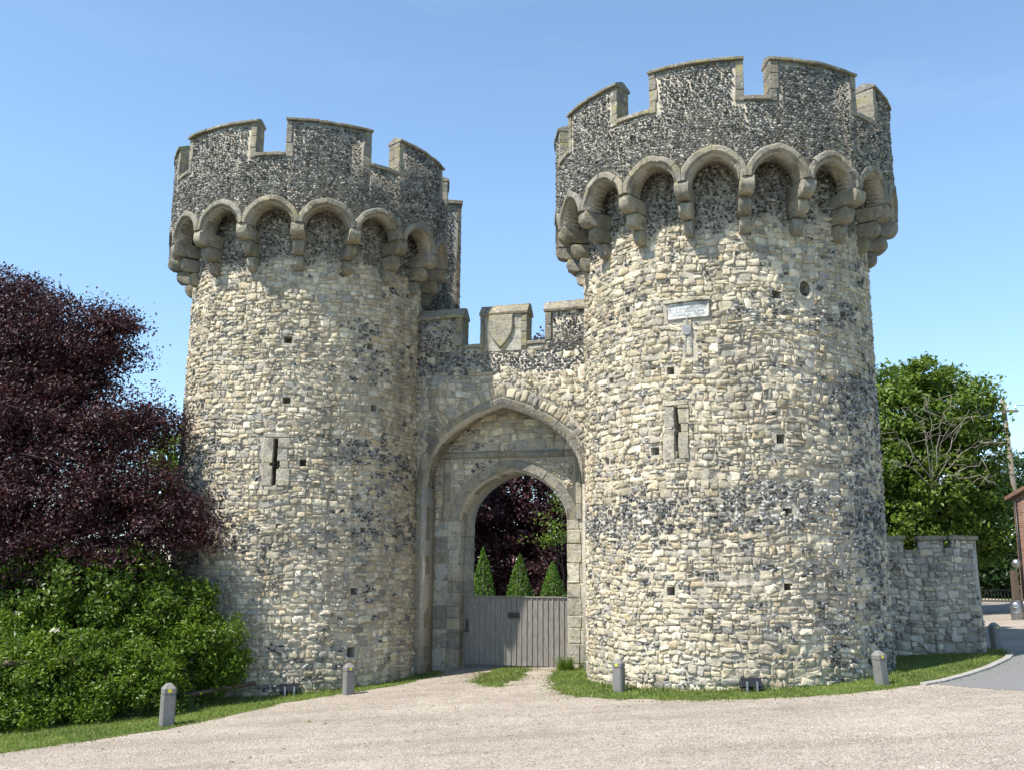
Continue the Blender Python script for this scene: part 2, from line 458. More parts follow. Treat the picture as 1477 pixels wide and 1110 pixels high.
def gravel_mat():
    m, nt, out = mat('gravel')
    p = N(nt, 'ShaderNodeBsdfPrincipled', Roughness=.93); nt.links.new(p.outputs[0], out.inputs[0]); p.inputs['Specular IOR Level'].default_value = .25
    co = geo_co(nt)
    v = N(nt, 'ShaderNodeTexVoronoi', Scale=50.); nt.links.new(co, v.inputs['Vector'])
    sep = N(nt, 'ShaderNodeSeparateColor'); nt.links.new(v.outputs['Color'], sep.inputs[0])
    r = ramp(nt, [(0., (.22, .19, .155)), (.22, (.42, .358, .30)), (.55, (.53, .46, .39)), (.85, (.60, .54, .47)), (1., (.70, .68, .63))])
    nt.links.new(sep.outputs[0], r.inputs[0])
    nb = noise(nt, co, .35, 5, .65); rb = ramp(nt, [(.32, (.60, .588, .568)), (.68, (.78, .772, .752))]); nt.links.new(nb.outputs[0], rb.inputs[0])
    c = mixc(nt, 1., r.outputs[0], rb.outputs[0], 'MULTIPLY')
    nm = noise(nt, co, 2.6, 4, .7); rm = ramp(nt, [(.3, (.86, .85, .84)), (.7, (1.08, 1.07, 1.06))]); nt.links.new(nm.outputs[0], rm.inputs[0])
    c = mixc(nt, 1., c, rm.outputs[0], 'MULTIPLY')
    mp = N(nt, 'ShaderNodeMapping'); mp.inputs['Scale'].default_value = (.09, .9, 1); mp.inputs['Rotation'].default_value = (0, 0, .16); nt.links.new(co, mp.inputs[0])
    ns = noise(nt, mp.outputs[0], 1.3, 4, .6); rs_ = ramp(nt, [(.36, (.86, .85, .83)), (.5, (1., 1., 1.)), (.64, (1.07, 1.07, 1.07))]); nt.links.new(ns.outputs[0], rs_.inputs[0])
    c = mixc(nt, 1., c, rs_.outputs[0], 'MULTIPLY')
    nt.links.new(c, p.inputs['Base Color'])
    b = bump(nt, v.outputs['Distance'], .9, .02); b.invert = True
    b2 = bump(nt, nm.outputs[0], .5, .05); nt.links.new(b.outputs[0], b2.inputs['Normal'])
    nt.links.new(b2.outputs[0], p.inputs['Normal'])
    return m
M_GRAVEL = gravel_mat()
def turf_mat(name, a, b, c3):
    m, nt, out = mat(name)
    p = N(nt, 'ShaderNodeBsdfPrincipled', Roughness=.95); nt.links.new(p.outputs[0], out.inputs[0]); p.inputs['Specular IOR Level'].default_value = .15
    co = geo_co(nt); n1 = noise(nt, co, 1.3, 5, .7); n3 = noise(nt, co, 28, 4, .7)
    r = ramp(nt, [(.3, a), (.5, b), (.72, c3)]); nt.links.new(n1.outputs[0], r.inputs[0])
    r3 = ramp(nt, [(.25, (.55, .55, .5)), (.75, (1.35, 1.3, 1.2))]); nt.links.new(n3.outputs[0], r3.inputs[0])
    nt.links.new(mixc(nt, 1., r.outputs[0], r3.outputs[0], 'MULTIPLY'), p.inputs['Base Color'])
    bb = bump(nt, n3.outputs[0], .9, .04); nt.links.new(bb.outputs[0], p.inputs['Normal'])
    return m
M_TURF = turf_mat('turf', (.065, .11, .022), (.10, .155, .03), (.17, .19, .06))
M_EARTH = turf_mat('meadow_ground', (.06, .09, .025), (.09, .13, .03), (.13, .14, .06))
M_TARMAC = simple('tarmac', (.165, .163, .158), .9, 0, 40, .25, .004)
M_KERB = simple('kerb_stone', (.30, .28, .25), .9, 0, 9, .2, .006)
def brick_mat():
    m, nt, out = mat('red_brick')
    p = N(nt, 'ShaderNodeBsdfPrincipled', Roughness=.9); nt.links.new(p.outputs[0], out.inputs[0])
    co = geo_co(nt); sp = N(nt, 'ShaderNodeSeparateXYZ'); nt.links.new(co, sp.inputs[0])
    ad = N(nt, 'ShaderNodeMath', operation='ADD'); nt.links.new(sp.outputs[0], ad.inputs[0]); nt.links.new(sp.outputs[1], ad.inputs[1])
    cb = N(nt, 'ShaderNodeCombineXYZ'); nt.links.new(ad.outputs[0], cb.inputs[0]); nt.links.new(sp.outputs[2], cb.inputs[1])
    b = N(nt, 'ShaderNodeTexBrick', Scale=1.); nt.links.new(cb.outputs[0], b.inputs['Vector'])
    b.inputs['Color1'].default_value = (.17, .075, .05, 1); b.inputs['Color2'].default_value = (.24, .125, .085, 1); b.inputs['Mortar'].default_value = (.34, .30, .25, 1)
    b.inputs['Brick Width'].default_value = .225; b.inputs['Row Height'].default_value = .075; b.inputs['Mortar Size'].default_value = .008
    nt.links.new(b.outputs[0], p.inputs['Base Color'])
    bb = bump(nt, b.outputs['Fac'], .5, .01); bb.invert = True; nt.links.new(bb.outputs[0], p.inputs['Normal'])
    return m
M_BRICK = brick_mat()

# ------------------------------------------------------------------ camera (fitted to the photograph)
CZ = 2.69; FPX = 1375.2914; PITCH = R2(10.6764); ROLL = R2(.32039676)
cam = bpy.data.cameras.new('camera'); camo = bpy.data.objects.new('camera', cam); COL.objects.link(camo)
cam.sensor_width = 36; cam.lens = 36 * FPX / 1477; cam.clip_end = 3000; cam.clip_start = .1
camo.location = (0, 0, CZ)
from mathutils import Matrix
camo.rotation_euler = (Matrix.Rotation(PI / 2 + PITCH, 3, 'X') @ Matrix.Rotation(ROLL, 3, 'Z')).to_euler()
scene.camera = camo
def ray(x, y):
    dx, dy = x - 738.5, y - 555
    a = dx * math.cos(ROLL) + dy * math.sin(ROLL); b = -dx * math.sin(ROLL) + dy * math.cos(ROLL)
    u = -b / FPX
    return np.array([a / FPX, math.cos(PITCH) - u * math.sin(PITCH), math.sin(PITCH) + u * math.cos(PITCH)])
def at(x, y, Y):
    d = ray(x, y); return np.array([0, 0, CZ]) + d * (Y / d[1])
def gz(x): return .06 * np.clip(x, -22, 22)
def gnd(x, y):
    d = ray(x, y); t = -CZ / (d[2] - .06 * d[0]); return np.array([0, 0, CZ]) + d * t

# ------------------------------------------------------------------ light
SUN_AZ = R2(-55); SUN_EL = R2(57)        # azimuth from -Y towards +X
sd = Vector((math.sin(SUN_AZ) * math.cos(SUN_EL), -math.cos(SUN_AZ) * math.cos(SUN_EL), math.sin(SUN_EL)))
sl = bpy.data.lights.new('sun', 'SUN'); sl.energy = 4.4; sl.angle = R2(.53); sl.color = (1, .945, .86)
so = bpy.data.objects.new('sun', sl); COL.objects.link(so); so.rotation_euler = (-sd).to_track_quat('-Z', 'Y').to_euler(); so.location = (-20, -15, 30)
w = bpy.data.worlds.new('World'); scene.world = w; w.use_nodes = True
nt = w.node_tree; bg = nt.nodes['Background']
sky = nt.nodes.new('ShaderNodeTexSky'); sky.sky_type = 'NISHITA'; sky.sun_disc = False
sky.sun_elevation = SUN_EL; sky.sun_rotation = math.atan2(sd.x, sd.y); sky.air_density = .88; sky.dust_density = .1; sky.ozone_density = .35; sky.altitude = 300
dirn = nt.nodes.new('ShaderNodeTexCoord').outputs['Generated']
tint = mixc(nt, 1., sky.outputs[0], (.955, 1.05, 1.025), 'MULTIPLY')
mpw = N(nt, 'ShaderNodeMapping'); mpw.inputs['Scale'].default_value = (1.4, 1.4, 7.); mpw.inputs['Rotation'].default_value = (.25, .15, .3); nt.links.new(dirn, mpw.inputs[0])
nw = noise(nt, mpw.outputs[0], 2.2, 7, .62); rw = ramp(nt, [(.52, (0, 0, 0)), (.80, (.30, .30, .30))]); nt.links.new(nw.outputs[0], rw.inputs[0])
cz = N(nt, 'ShaderNodeSeparateXYZ'); nt.links.new(dirn, cz.inputs[0])
rz_ = ramp(nt, [(.40, (0, 0, 0)), (.56, (1, 1, 1))]); nt.links.new(cz.outputs[2], rz_.inputs[0])
rx_ = ramp(nt, [(.25, (.15, .15, .15)), (.45, (1, 1, 1))]); nt.links.new(cz.outputs[0], rx_.inputs[0])
fw = mixc(nt, 1., mixc(nt, 1., rw.outputs[0], rz_.outputs[0], 'MULTIPLY'), rx_.outputs[0], 'MULTIPLY')
rh_ = ramp(nt, [(.0, (.70, .70, .78)), (.16, (.80, .80, .87)), (.36, (1., 1., 1.))]); nt.links.new(cz.outputs[2], rh_.inputs[0])
skyc = mixc(nt, fw, mixc(nt, 1., tint, rh_.outputs[0], 'MULTIPLY'), (7.5, 8.0, 8.6))
nt.links.new(skyc, bg.inputs[0]); bg.inputs[1].default_value = .148
vs = scene.view_settings; vs.view_transform = 'Standard'; vs.look = 'None'; vs.exposure = .9; vs.gamma = 1.
scene.cycles.max_bounces = 8

# ------------------------------------------------------------------ round towers
def round_tower(name, c, Rs0, Rs1, Rp, zbase, zc, zs, zarch, zsill, ztop, arch0, narch, merlons, holes_deg, flint, seed, label):
    rg = np.random.default_rng(seed)
    root = empty(name, (c[0], c[1], float(gz(c[0]))), label, 'tower')
    Rm = (Rs0 + Rs1) / 2
    zr = 10.5
    def M(u, z, d):                                     # d measured from the (slightly battered) shaft face
        ph = u / Rm; r = Rs0 + (Rs1 - Rs0) * np.clip(z, -1, zr) / zr + d
        return np.stack([c[0] + r * np.sin(ph), c[1] - r * np.cos(ph), z + 0 * u], -1)
    holes = [(R2(a) * Rm - hw, R2(a) * Rm + hw, z0, z1, dp) for a, hw, z0, z1, dp in holes_deg]
    # --- shaft
    A = Acc()
    coregrid(A, M, np.radians(np.arange(-180, 180.1, 3)) * Rm, np.arange(zbase, 13., .45), -.006, holes)
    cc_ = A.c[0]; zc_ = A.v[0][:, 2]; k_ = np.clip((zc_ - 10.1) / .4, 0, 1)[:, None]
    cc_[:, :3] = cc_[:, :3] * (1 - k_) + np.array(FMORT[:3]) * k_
    gate = arch_frames[name]
    lim = lambda u: 10.06 + (zc - 9.71) * .8 + .24 * n2(u, 0 * u, .5, 6) + .16 * n2(u, 0 * u, 1.6, 2)
    def keep(u, z):
        k = z < lim(u)
        for h in holes: k &= ~((u > h[0] - .015) & (u < h[1] + .015) & (z > h[2] - .015) & (z < h[3] + .015))
        for h in gate: k &= ~((u > R2(h[0]) * Rm) & (u < R2(h[1]) * Rm) & (z > h[2]) & (z < h[3]))
        return k
    umax = R2(150) * Rm
    stonework(A, M, -umax, umax, zbase, 10.9, keep, flint(Rm), rg)
    flintwork(A, M, -umax, umax, 9.5, 11.9, lambda u, z: z > lim(u) - .03, rg, .066, .09)
    A.build('shaft', M_STONE, root)
    # --- corbels and corbel arches
    Mp = cylM(c, Rp)
    bay = 2 * PI / narch * Rp
    P0 = [R2(arch0) * Rp + i * bay for i in range(narch)]
    proj = Rp - Rs1; hl = (zs - zc) / 3
    for i in range(narch):
        A = Acc(); uc = P0[i] + bay / 2
        for k in range(3):
            z0 = zc + k * hl + .004; z1 = zc + (k + 1) * hl - .004; p = Rs1 + proj * (k + 1) / 3 + (.03 if k == 2 else .0)
            pr = [(z0 + .02, Rs1 - .2), (z0 + .005, p - .20), (z0 + .02, p - .10), (z0 + .075, p - .035), (z0 + .15, p), (z1 - .07, p + .005), (z1, p - .035), (z1, Rs1 - .2)]
            hwid = (.128, .142, .158)[k] * rg.uniform(.92, 1.08)
            us = np.array([-hwid, -hwid * .88, -hwid * .3, hwid * .35, hwid * .88, hwid]) + uc + rg.normal(0, .008)
            prs = np.array(pr); V = []
            colr = ash(rg)
            dz = rg.normal(0, .008)
            m = len(prs)
            VV = []
            for j, uu in enumerate(us):
                s = .94
                zz = z0 + (prs[:, 0] - z0); zz = (z0 + z1) / 2 + (zz - (z0 + z1) / 2) * (s if j in (0, 5) else 1) + dz
                rr = np.where(prs[:, 1] > Rs1, prs[:, 1] - (.045 if j in (0, 5) else 0), prs[:, 1])
                u_ = np.full(m, uu)
                q = Mp(u_, zz, rr); q = q + vn(q, 1.7, k)[:, None] * .02 * np.array([1, 1, .6]) + rg.normal(0, .006, q.shape); VV.append(q)
            a = np.arange(m); b = (a + 1) % m
            F = np.concatenate([np.stack([j * m + a, j * m + b, (j + 1) * m + b, (j + 1) * m + a], 1) for j in range(len(us) - 1)])
            A.add(np.concatenate(VV), [F, a[None, ::-1], (len(us) - 1) * m + a[None]], colr)
        A.build('corbel', M_ASH, root, sharp=50, recalc=True)
    ai = bay / 2 - .155; rise = zarch - .20 - zs; band = .20
    for i in range(narch):
        A = Acc(); th = np.linspace(PI, 0, 25)
        x = np.cos(th) * ai; z = zs + rise * ashape(x / ai)
        nx = x; nz = z - zs + .06; l = np.hypot(nx, nz); nx, nz = nx / l, nz / l
        prof = [(0.0, Rp - .36), (0.0, Rp - .09), (.045, Rp + .0), (.075, Rp + .045), (.17, Rp + .045), (.20, Rp + .02), (.20, Rp - .36)]
        Pth = np.stack([x + P0[i], z], 1)
        def Mc(u, z_, d, uc=P0[i]):
            return Mp(np.clip(u, uc - bay / 2 + .004, uc + bay / 2 - .004), z_, d)
        voussoirs(A, Mc, Pth, np.stack([nx, nz], 1), prof, (2, 4, 5, 3)[i % 4], rg, ASH, sub=8, jit=.012, noise=.016)
        A.build('corbel_arch', M_ASH, root, sharp=38, recalc=True)
    # --- parapet
    ed = []
    for a0, a1 in merlons: ed += [R2(a0) * Rp, R2(a1) * Rp]
    lo = R2(arch0) * Rp - bay / 2
    us = [lo + i * bay for i in range(narch + 1)]
    for p0 in P0:
        us += list(p0 + ai * np.sin(np.linspace(-PI / 2, PI / 2, 17)))
    tot = 2 * PI * Rp
    us += [lo + ((e - lo) % tot) for e in ed]
    us = np.unique(np.round(us, 4))
    loc = (us - lo) % bay - bay / 2
    zb = np.where(np.abs(loc) < ai, zs + rise * ashape(loc / ai), zs)
    def is_m(u):
        ph = np.degrees(u / Rp); r = np.zeros(np.shape(u), bool)
        for a0, a1 in merlons:
            r |= ((ph - a0) % 360) < (a1 - a0)
        return r
    cope = .16
    zt = np.where(is_m((us[:-1] + us[1:]) / 2), ztop - cope, zsill - .1)
    A = Acc(); cols_solid(A, Mp, us, zb, zt, Rp - .03, Rp - .43, FMORT)
    def keepf(u, z):
        loc = (u - lo) % bay - bay / 2
        ao = ai + band
        ok = z > zs + (rise + band) * ashape(loc / ao) + .0
        return ok & (z < np.where(is_m(u), ztop - cope - .0, zsill - .1)) & ~(near_edge(u) & (z > zsill - .12))
    def near_edge(u):
        ph = np.degrees(u / Rp); r = np.zeros(np.shape(u), bool); q = np.degrees(.2 / Rp)
        for a0, a1 in merlons:
            for e, s in ((a0, 1), (a1, -1)):
                dd = ((ph - e) * s + 180) % 360 - 180
                r |= (dd > -.5) & (dd < q)
        return r
    flintwork(A, lambda u, z, d: Mp(u, z, d + Rp - .03), lo + bay, lo + tot - .001 + bay, zs, ztop, keepf, rg)
    A.build('parapet', M_STONE, root)
    for a0, a1 in merlons:
        A = Acc(); u0, u1 = R2(a0) * Rp, R2(a1) * Rp
        n = max(2, int(round((u1 - u0) / .8)))
        prof = [(0, Rp - .50), (0, Rp + .055), (.05, Rp + .06), (.065, Rp + .04), (.15, Rp - .16), (.165, Rp - .22), (.15, Rp - .28), (.05, Rp - .50)]
        pu = np.linspace(u0 - .03, u1 + .03, 24)
        voussoirs(A, Mp, np.stack([pu, np.full(24, ztop - cope)], 1), np.tile([0., 1.], (24, 1)), prof, n, rg, ASH, sub=6, noise=.012)
        A.build('coping', M_COPE, root, sharp=38, recalc=True)
        for e, s in ((u0, 1), (u1, -1)):                # dressed stones up each side of the merlon
            A = Acc(); z = zsill - .12; k = 0
            while z < ztop - cope - .05:
                z1 = min(z + rg.uniform(.24, .38), ztop - cope - .003)
                if ztop - cope - z1 < .12: z1 = ztop - cope - .003
                wd = rg.uniform(.13, .2)
                ua, ub = sorted((e - s * .012, e + s * wd))
                block(A, Mp, ua, ub, z + .003, z1 - .003, Rp - .44, Rp + rg.uniform(.0, .012), ash(rg), 2, .006, k); z = z1; k += 1
            A.build('quoin', M_COPE, root, sharp=38, recalc=True, bevel=.012)
    ms = sorted(merlons)
    for i in range(len(ms)):                            # sills of the crenels
        g0 = ms[i][1]; g1 = ms[(i + 1) % len(ms)][0] + (360 if i == len(ms) - 1 else 0)
        A = Acc(); block(A, Mp, R2(g0) * Rp + .01, R2(g1) * Rp - .01, zsill - .1, zsill, Rp - .46, Rp + .03, ash(rg), 4, .01, i)
        A.build('crenel_sill', M_COPE, root, sharp=38, recalc=True, bevel=.015)
    A = Acc(); lathe(A, [(Rp - .44, zarch - .12), (Rp - .44, zarch + .1)], (c[0], c[1], 0), 48, FMORT); A.build('roof_deck', M_STONE, root, smooth=False)
    return root, M, Rm, rg

def put(a, z, hw=.085, hh=.085, dp=.38): return (a, hw, z - hh, z + hh, dp)
CR = (5.243, 23.0); CL = (-5.778, 26.31)
HR = [put(-32.5, 6.81), put(-39.4, 5.11, .1), put(5.5, 5.29, .09, .1), put(6.75, 3.78, .1), put(-34.4, 2.18, .09), put(5.7, 2.26, .09, .1), put(-60.8, 6.81),
      put(-64.4, 5.0), put(-62.9, 3.83), put(-64.6, 2.24), put(-50.9, 8.36, .07, .07), put(6.5, 8.39, .1, .1), put(45, 6.8), put(47, 5.1), put(46, 2.2), put(43, 3.8, .07),
      (-30.6, .045, 4.92, 6.02, 1.6), (-29.6, .10, 5.50, 5.64, 1.6), (-29.6, .07, 5.44, 5.70, 1.6)]
HR += [(17.8, .07, 8.37, 8.73, 2.2), (17.8, .11, 8.41, 8.69, 2.2), (17.8, .13, 8.46, 8.64, 2.2)]
HL = [put(3.4, 8.16, .1), put(42, 8.18, .09), put(-39, 8.22, .07), put(4.1, 6.64, .1), put(45, 6.61), put(12.5, 5.11, .08), put(3.6, 3.58, .08, .05), put(40.9, 3.5, .07),
      put(37.4, 2.04, .09, .08), put(36.8, .61, .1, .12), put(-41, 6.6, .07), put(-38, 3.5, .07),
      (.6, .055, 4.56, 5.69, 1.6), (.6, .125, 5.0, 5.12, 1.6), (.6, .105, 4.95, 5.17, 1.6), (.6, .08, 4.90, 5.22, 1.6)]
arch_frames = {'round_tower': [], 'gatehouse_tower': []}
# places on the shaft left free for dressed stones: (deg0, deg1, z0, z1)
fr_R = [(-35.2, -26.2, 4.85, 6.10), (-33.4, -17.3, 7.88, 8.37), (-27.6, -23.4, 7.08, 7.9), (14.6, 21.0, 8.22, 8.86)]
fr_L = [(-5.6, 6.0, 4.45, 5.80)]

def flint_R(Rm):
    def f(u, z):
        ph = np.degrees(u / Rm)
        zz = z + .14 * n2(u, z, .35, 3)
        band = np.exp(-((zz - 3.78 - .001 * ph) / .46) ** 4) * (.80 + .22 * n2(u, z, .7, 4)) + np.exp(-((zz - 2.55) / .22) ** 2) * .3
        band2 = np.exp(-((zz - 8.0) / .22) ** 2) * np.clip((ph + 12) / 20, 0, .5)
        right = np.clip((ph - 12) / 38, 0, .75) * (z < 6.8) + np.clip((ph - 40) / 30, 0, .6) * (np.abs(zz - 6.4) < .9)
        pat = np.clip(n2(u, z, .33, 8) - .50, 0, .5) * .8
        return np.clip(np.maximum.reduce([band, band2, right * (.75 + .6 * n2(u, z, .5, 5)), pat, .05 + 0 * z]), 0, .85)
    return f
def flint_L(Rm):
    def f(u, z):
        ph = np.degrees(u / Rm)
        zz = z + .16 * n2(u, z, .35, 3)
        b1 = np.exp(-((zz - 5.5 + .008 * (ph - 40)) / .30) ** 2) * np.clip((ph - 15) / 30, 0, .7)
        b2 = np.exp(-((zz - 5.35) / .5) ** 2) * np.clip((-ph - 12) / 30, 0, .7)
        b3 = np.exp(-((zz - 3.4) / .4) ** 2) * np.clip((np.abs(ph - 10) + 5) / 60, 0.12, .5)
        pat = np.clip(n2(u, z, .33, 9) - .42, 0, .5) * .8
        return np.clip(np.maximum.reduce([b1, b2, b3, pat, .04 + 0 * z]), 0, .8)
    return f

arch_frames['round_tower'] = fr_R
tR, MR, RmR, rgR = round_tower('round_tower', CR, 3.43, 3.41, 4.13, -.15, 9.71, 10.74, 11.47, 12.57, 13.56, -14.1, 19,
    [(-70.8, -44.9), (-32.9, -4.5), (3.7, 34.7), (45.2, 73), (84, 112), (123, 151), (162, 190), (201, 230), (241, 279)], HR, flint_R, 21,
    'nearer, larger round castle tower bearing a small inscribed plaque, right of the archway')
arch_frames['round_tower'] = fr_L
tL, ML, RmL, rgL = round_tower('round_tower', CL, 3.26, 3.14, 3.857, -.75, 9.93, 11.0, 11.70, 12.84, 13.84, -3.8, 17,
    [(-45.9, -10.8), (.97, 33.2), (46, 78), (90, 122), (134, 166), (178, 210), (222, 254), (266, 303)], HL, flint_L, 22,
    'farther round castle tower left of the archway, with one keyhole slit, beside the purple tree')

def tslab(A, M, Rm, a0, a1, z0, z1, d0, d1, col, n=3, noise=.008, seed=0):
    block(A, M, R2(a0) * Rm, R2(a1) * Rm, z0, z1, d0, d1, col, n, noise, seed)
# dressed stones of the slits
def slit_frame(root, M, Rm, a, hw, z0, z1, oz, orad, rg, wd):
    A = Acc(); u = R2(a) * Rm
    for s in (-1, 1):
        parts = [(z0 - .02, oz - orad * .3), (oz + orad * .3, z1 + .02)] if s < 0 else [(z0 - .02, oz - .1), (oz + .08, oz + .4), (oz + .4, z1 + .02)]
        for k, (a0, a1) in enumerate(parts):
            w2 = wd * rg.uniform(.85, 1.15)
            ua, ub = sorted((u + s * hw, u + s * (hw + w2)))
            block(A, M, ua, ub, a0 + .004, a1 - .004, -.15, rg.uniform(.035, .05), ash(rg, PALE), 3, .012, k + (s > 0) * 7)
        # infill cheek beside the round eyelet, set outside it
        e0, e1 = (oz - orad * .3, oz + orad * .3) if s < 0 else (oz - .1, oz + .08)
        ua, ub = sorted((u + s * max(orad, hw + .02), u + s * (hw + wd)))
        block(A, M, ua, ub, e0 + .004, e1 - .004, -.15, .035, ash(rg, PALE), 2, .006, 3)
    block(A, M, u - wd * 1.1, u + wd * 1.25, z1 + .03, z1 + .13, -.15, .05, ash(rg, PALE), 3, .012, 4)
    block(A, M, u - wd * .8, u + wd * .9, z0 - .12, z0 - .03, -.15, .04, ash(rg, PALE), 3, .012, 5)
    A.build('arrow_slit_surround', M_ASH, root, sharp=40, recalc=True, bevel=.014)
slit_frame(tR, MR, RmR, -30.6, .045, 4.92, 6.02, 5.57, .1, rgR, .21)
slit_frame(tL, ML, RmL, .6, .055, 4.56, 5.69, 5.06, .125, rgL, .27)
# round loop high on the near tower
A = Acc(); u = R2(17.8) * RmR; z = 8.55; th = np.linspace(0, 2 * PI, 33)
Pth = np.stack([u + .13 * np.cos(th), z + .175 * np.sin(th)], 1); Nn = np.stack([np.cos(th), np.sin(th)], 1)
voussoirs(A, MR, Pth, Nn, [(0, -.1), (0, .005), (.06, .03), (.075, -.1)], 6, rgR, PALE * 1.15, sub=7, noise=.008)
A.build('loop_hole_surround', M_ASH, tR, sharp=40, recalc=True)
# inscribed plaque
A = Acc(); tslab(A, MR, RmR, -33.0, -17.9, 7.92, 8.27, -.1, .045, (.74, .75, .74, .7), 8, .002)
pl = A.build('plaque', M_ASH, tR, sharp=40, recalc=True, bevel=.008)
A = Acc(); tslab(A, MR, RmR, -34.0, -17.0, 8.275, 8.345, -.1, .10, (.55, .52, .43, .9), 8, .006)
for a0, a1 in ((-33.3, -32.7), (-18.1, -17.5)): tslab(A, MR, RmR, a0, a1, 7.93, 8.27, -.1, .062, (.55, .52, .43, .9), 1, .002)
A.build('frame', M_ASH, pl, sharp=40, recalc=True, bevel=.006)
LINES = ['KNOWYTH THAT BETH AND SCHUL BE', 'THAT I AM MAD IN HELP OF THE CUNTRE', 'IN KNOWYNG OF WHYCHE THYNG', 'THYS IS CHARTRE AND WYTNESSYNG']
cu = bpy.data.curves.new('lettering', 'FONT'); cu.body = '\n'.join(LINES); cu.size = 1.; cu.align_x = 'CENTER'; cu.space_line = .95
to = bpy.data.objects.new('lettering_tmp', cu); COL.objects.link(to)
bpy.context.view_layer.update()
tm = to.to_mesh(); tv = np.array([v.co[:] for v in tm.vertices]); tp = [tuple(p.vertices) for p in tm.polygons]
to.to_mesh_clear(); bpy.data.objects.remove(to); bpy.data.curves.remove(cu)
mn = tv.min(0); mx = tv.max(0); uu = (tv[:, 0] - mn[0]) / (mx[0] - mn[0]); zz = (tv[:, 1] - mn[1]) / (mx[1] - mn[1])
A = Acc(); V = MR(R2(-32.2) * RmR + uu * R2(13.6) * RmR, 7.96 + zz * .27, np.full(len(uu), .0485))
for k in sorted(set(len(p) for p in tp)):
    pass
A.add(V, [np.array([p for p in tp if len(p) == k]) for k in sorted(set(len(p) for p in tp))], (.07, .085, .12, .5))
A.build('lettering', M_INK, pl, smooth=False)
# seal hanging under the plaque
A = Acc(); tslab(A, MR, RmR, -27.0, -24.0, 7.10, 7.88, -.1, .035, (.55, .51, .41, .9), 2, .012)
sealb = A.build('seal_panel', M_ASH, tR, sharp=40, recalc=True, bevel=.02)
A = Acc(); u = R2(-25.6) * RmR
def disc(A, M, u, z, r, d0, d1, col, n=18, ry=None):
    th = np.arange(n) / n * 2 * PI; ry = ry or r
    V = np.concatenate([M(u + r * np.cos(th), z + ry * np.sin(th), np.full(n, d0)), M(u + r * .9 * np.cos(th), z + ry * .9 * np.sin(th), np.full(n, d1))])
    a = np.arange(n); b = (a + 1) % n
    A.add(V, [np.stack([a, b, n + b, n + a], 1), n + a[None]], col)
disc(A, MR, u, 7.66, .105, .0, .075, (.30, .31, .33, .6), ry=.125)
for s in (-.05, .055):
    pu = np.array([[u + s * .5, 7.56], [u + s, 7.4], [u + s * 1.15, 7.2 if s < 0 else 7.28]])
    sweep(A, MR, pu, np.array([[1., 0]] * 3), [(-.016, 0), (-.016, .05), (.016, .05), (.016, 0)], (.33, .33, .33, .8), 0)
block(A, MR, u - .02, u + .02, 7.79, 7.93, .0, .052, (.33, .33, .33, .8), 1, 0)
A.build('seal', M_STONE, sealb, sharp=40, recalc=True)

# ------------------------------------------------------------------ gate wall between the towers
TT = np.array([.95773055, -.2876668]); NNv = np.array([-.2876668, -.95773055]); MID = np.array([-.2675, 24.655])
MW = planeM(MID, TT, NNv)
rg = np.random.default_rng(31)
gw = empty('gate_wall', (MID[0], MID[1], 0), 'battlemented stone wall with a deep pointed archway joining the two round towers', 'wall')
tc = -.14; zsO = 4.75
def oshape(s):
    s = np.clip(np.abs(s), 0, 1)
    return np.interp(s, [0, .12, .33, .6, .82, .94, .985, 1], [1, .965, .885, .735, .54, .33, .15, 0])
aO = 2.42; rO = 2.36; bO = .25
def outer_top(t): return np.where(np.abs(t - tc) < aO, zsO + rO * oshape((t - tc) / aO), -5)
# front slab
ai_ = aO - bO; ri_ = rO - bO
us = np.unique(np.concatenate([[-2.85, 2.75], tc + ai_ * np.sin(np.linspace(-PI / 2, PI / 2, 41)), np.linspace(-2.8, 2.7, 12)]))
us = us[(np.abs(us - tc) <= ai_ + 1e-6) | True]
zb = np.where(np.abs(us - tc) < ai_ - 1e-6, zsO + ri_ * oshape((us - tc) / ai_), zsO)
A = Acc()
cols_solid(A, MW, us, zb, np.full(len(us) - 1, 8.3), -.5, -.95, MORT)
for a, b in ((-2.85, tc - ai_), (tc + ai_, 2.75)):
    cols_solid(A, MW, [a, b], [-.5, -.5], [zsO], -.5, -1.3, MORT)
sill = 8.6; mtop = 9.36
us = np.array([-2.85, -1.29, -.75, .54, 1.06, 2.75])
cols_solid(A, MW, us, np.full(6, 8.3), [mtop, sill - .1, mtop, sill - .1, mtop], -.5, -.95, MORT)
# inner slab with the gate arch
gc = -.06; gA = 1.49; gs = 3.85; gR = 1.35
us = np.unique(np.concatenate([[-2.85, 2.75], gc + gA * np.sin(np.linspace(-PI / 2, PI / 2, 33))]))
zb = np.where(np.abs(us - gc) < gA - 1e-6, gs + gR * ashape((us - gc) / gA), gs)
cols_solid(A, MW, us, zb, np.full(len(us) - 1, 8.25), -1.3, -2.5, MORT)
for a, b in ((-2.85, gc - gA - .02), (gc + gA + .02, 2.75)):
    cols_solid(A, MW, [a, b], [-.5, -.5], [gs], -1.3, -2.5, MORT)
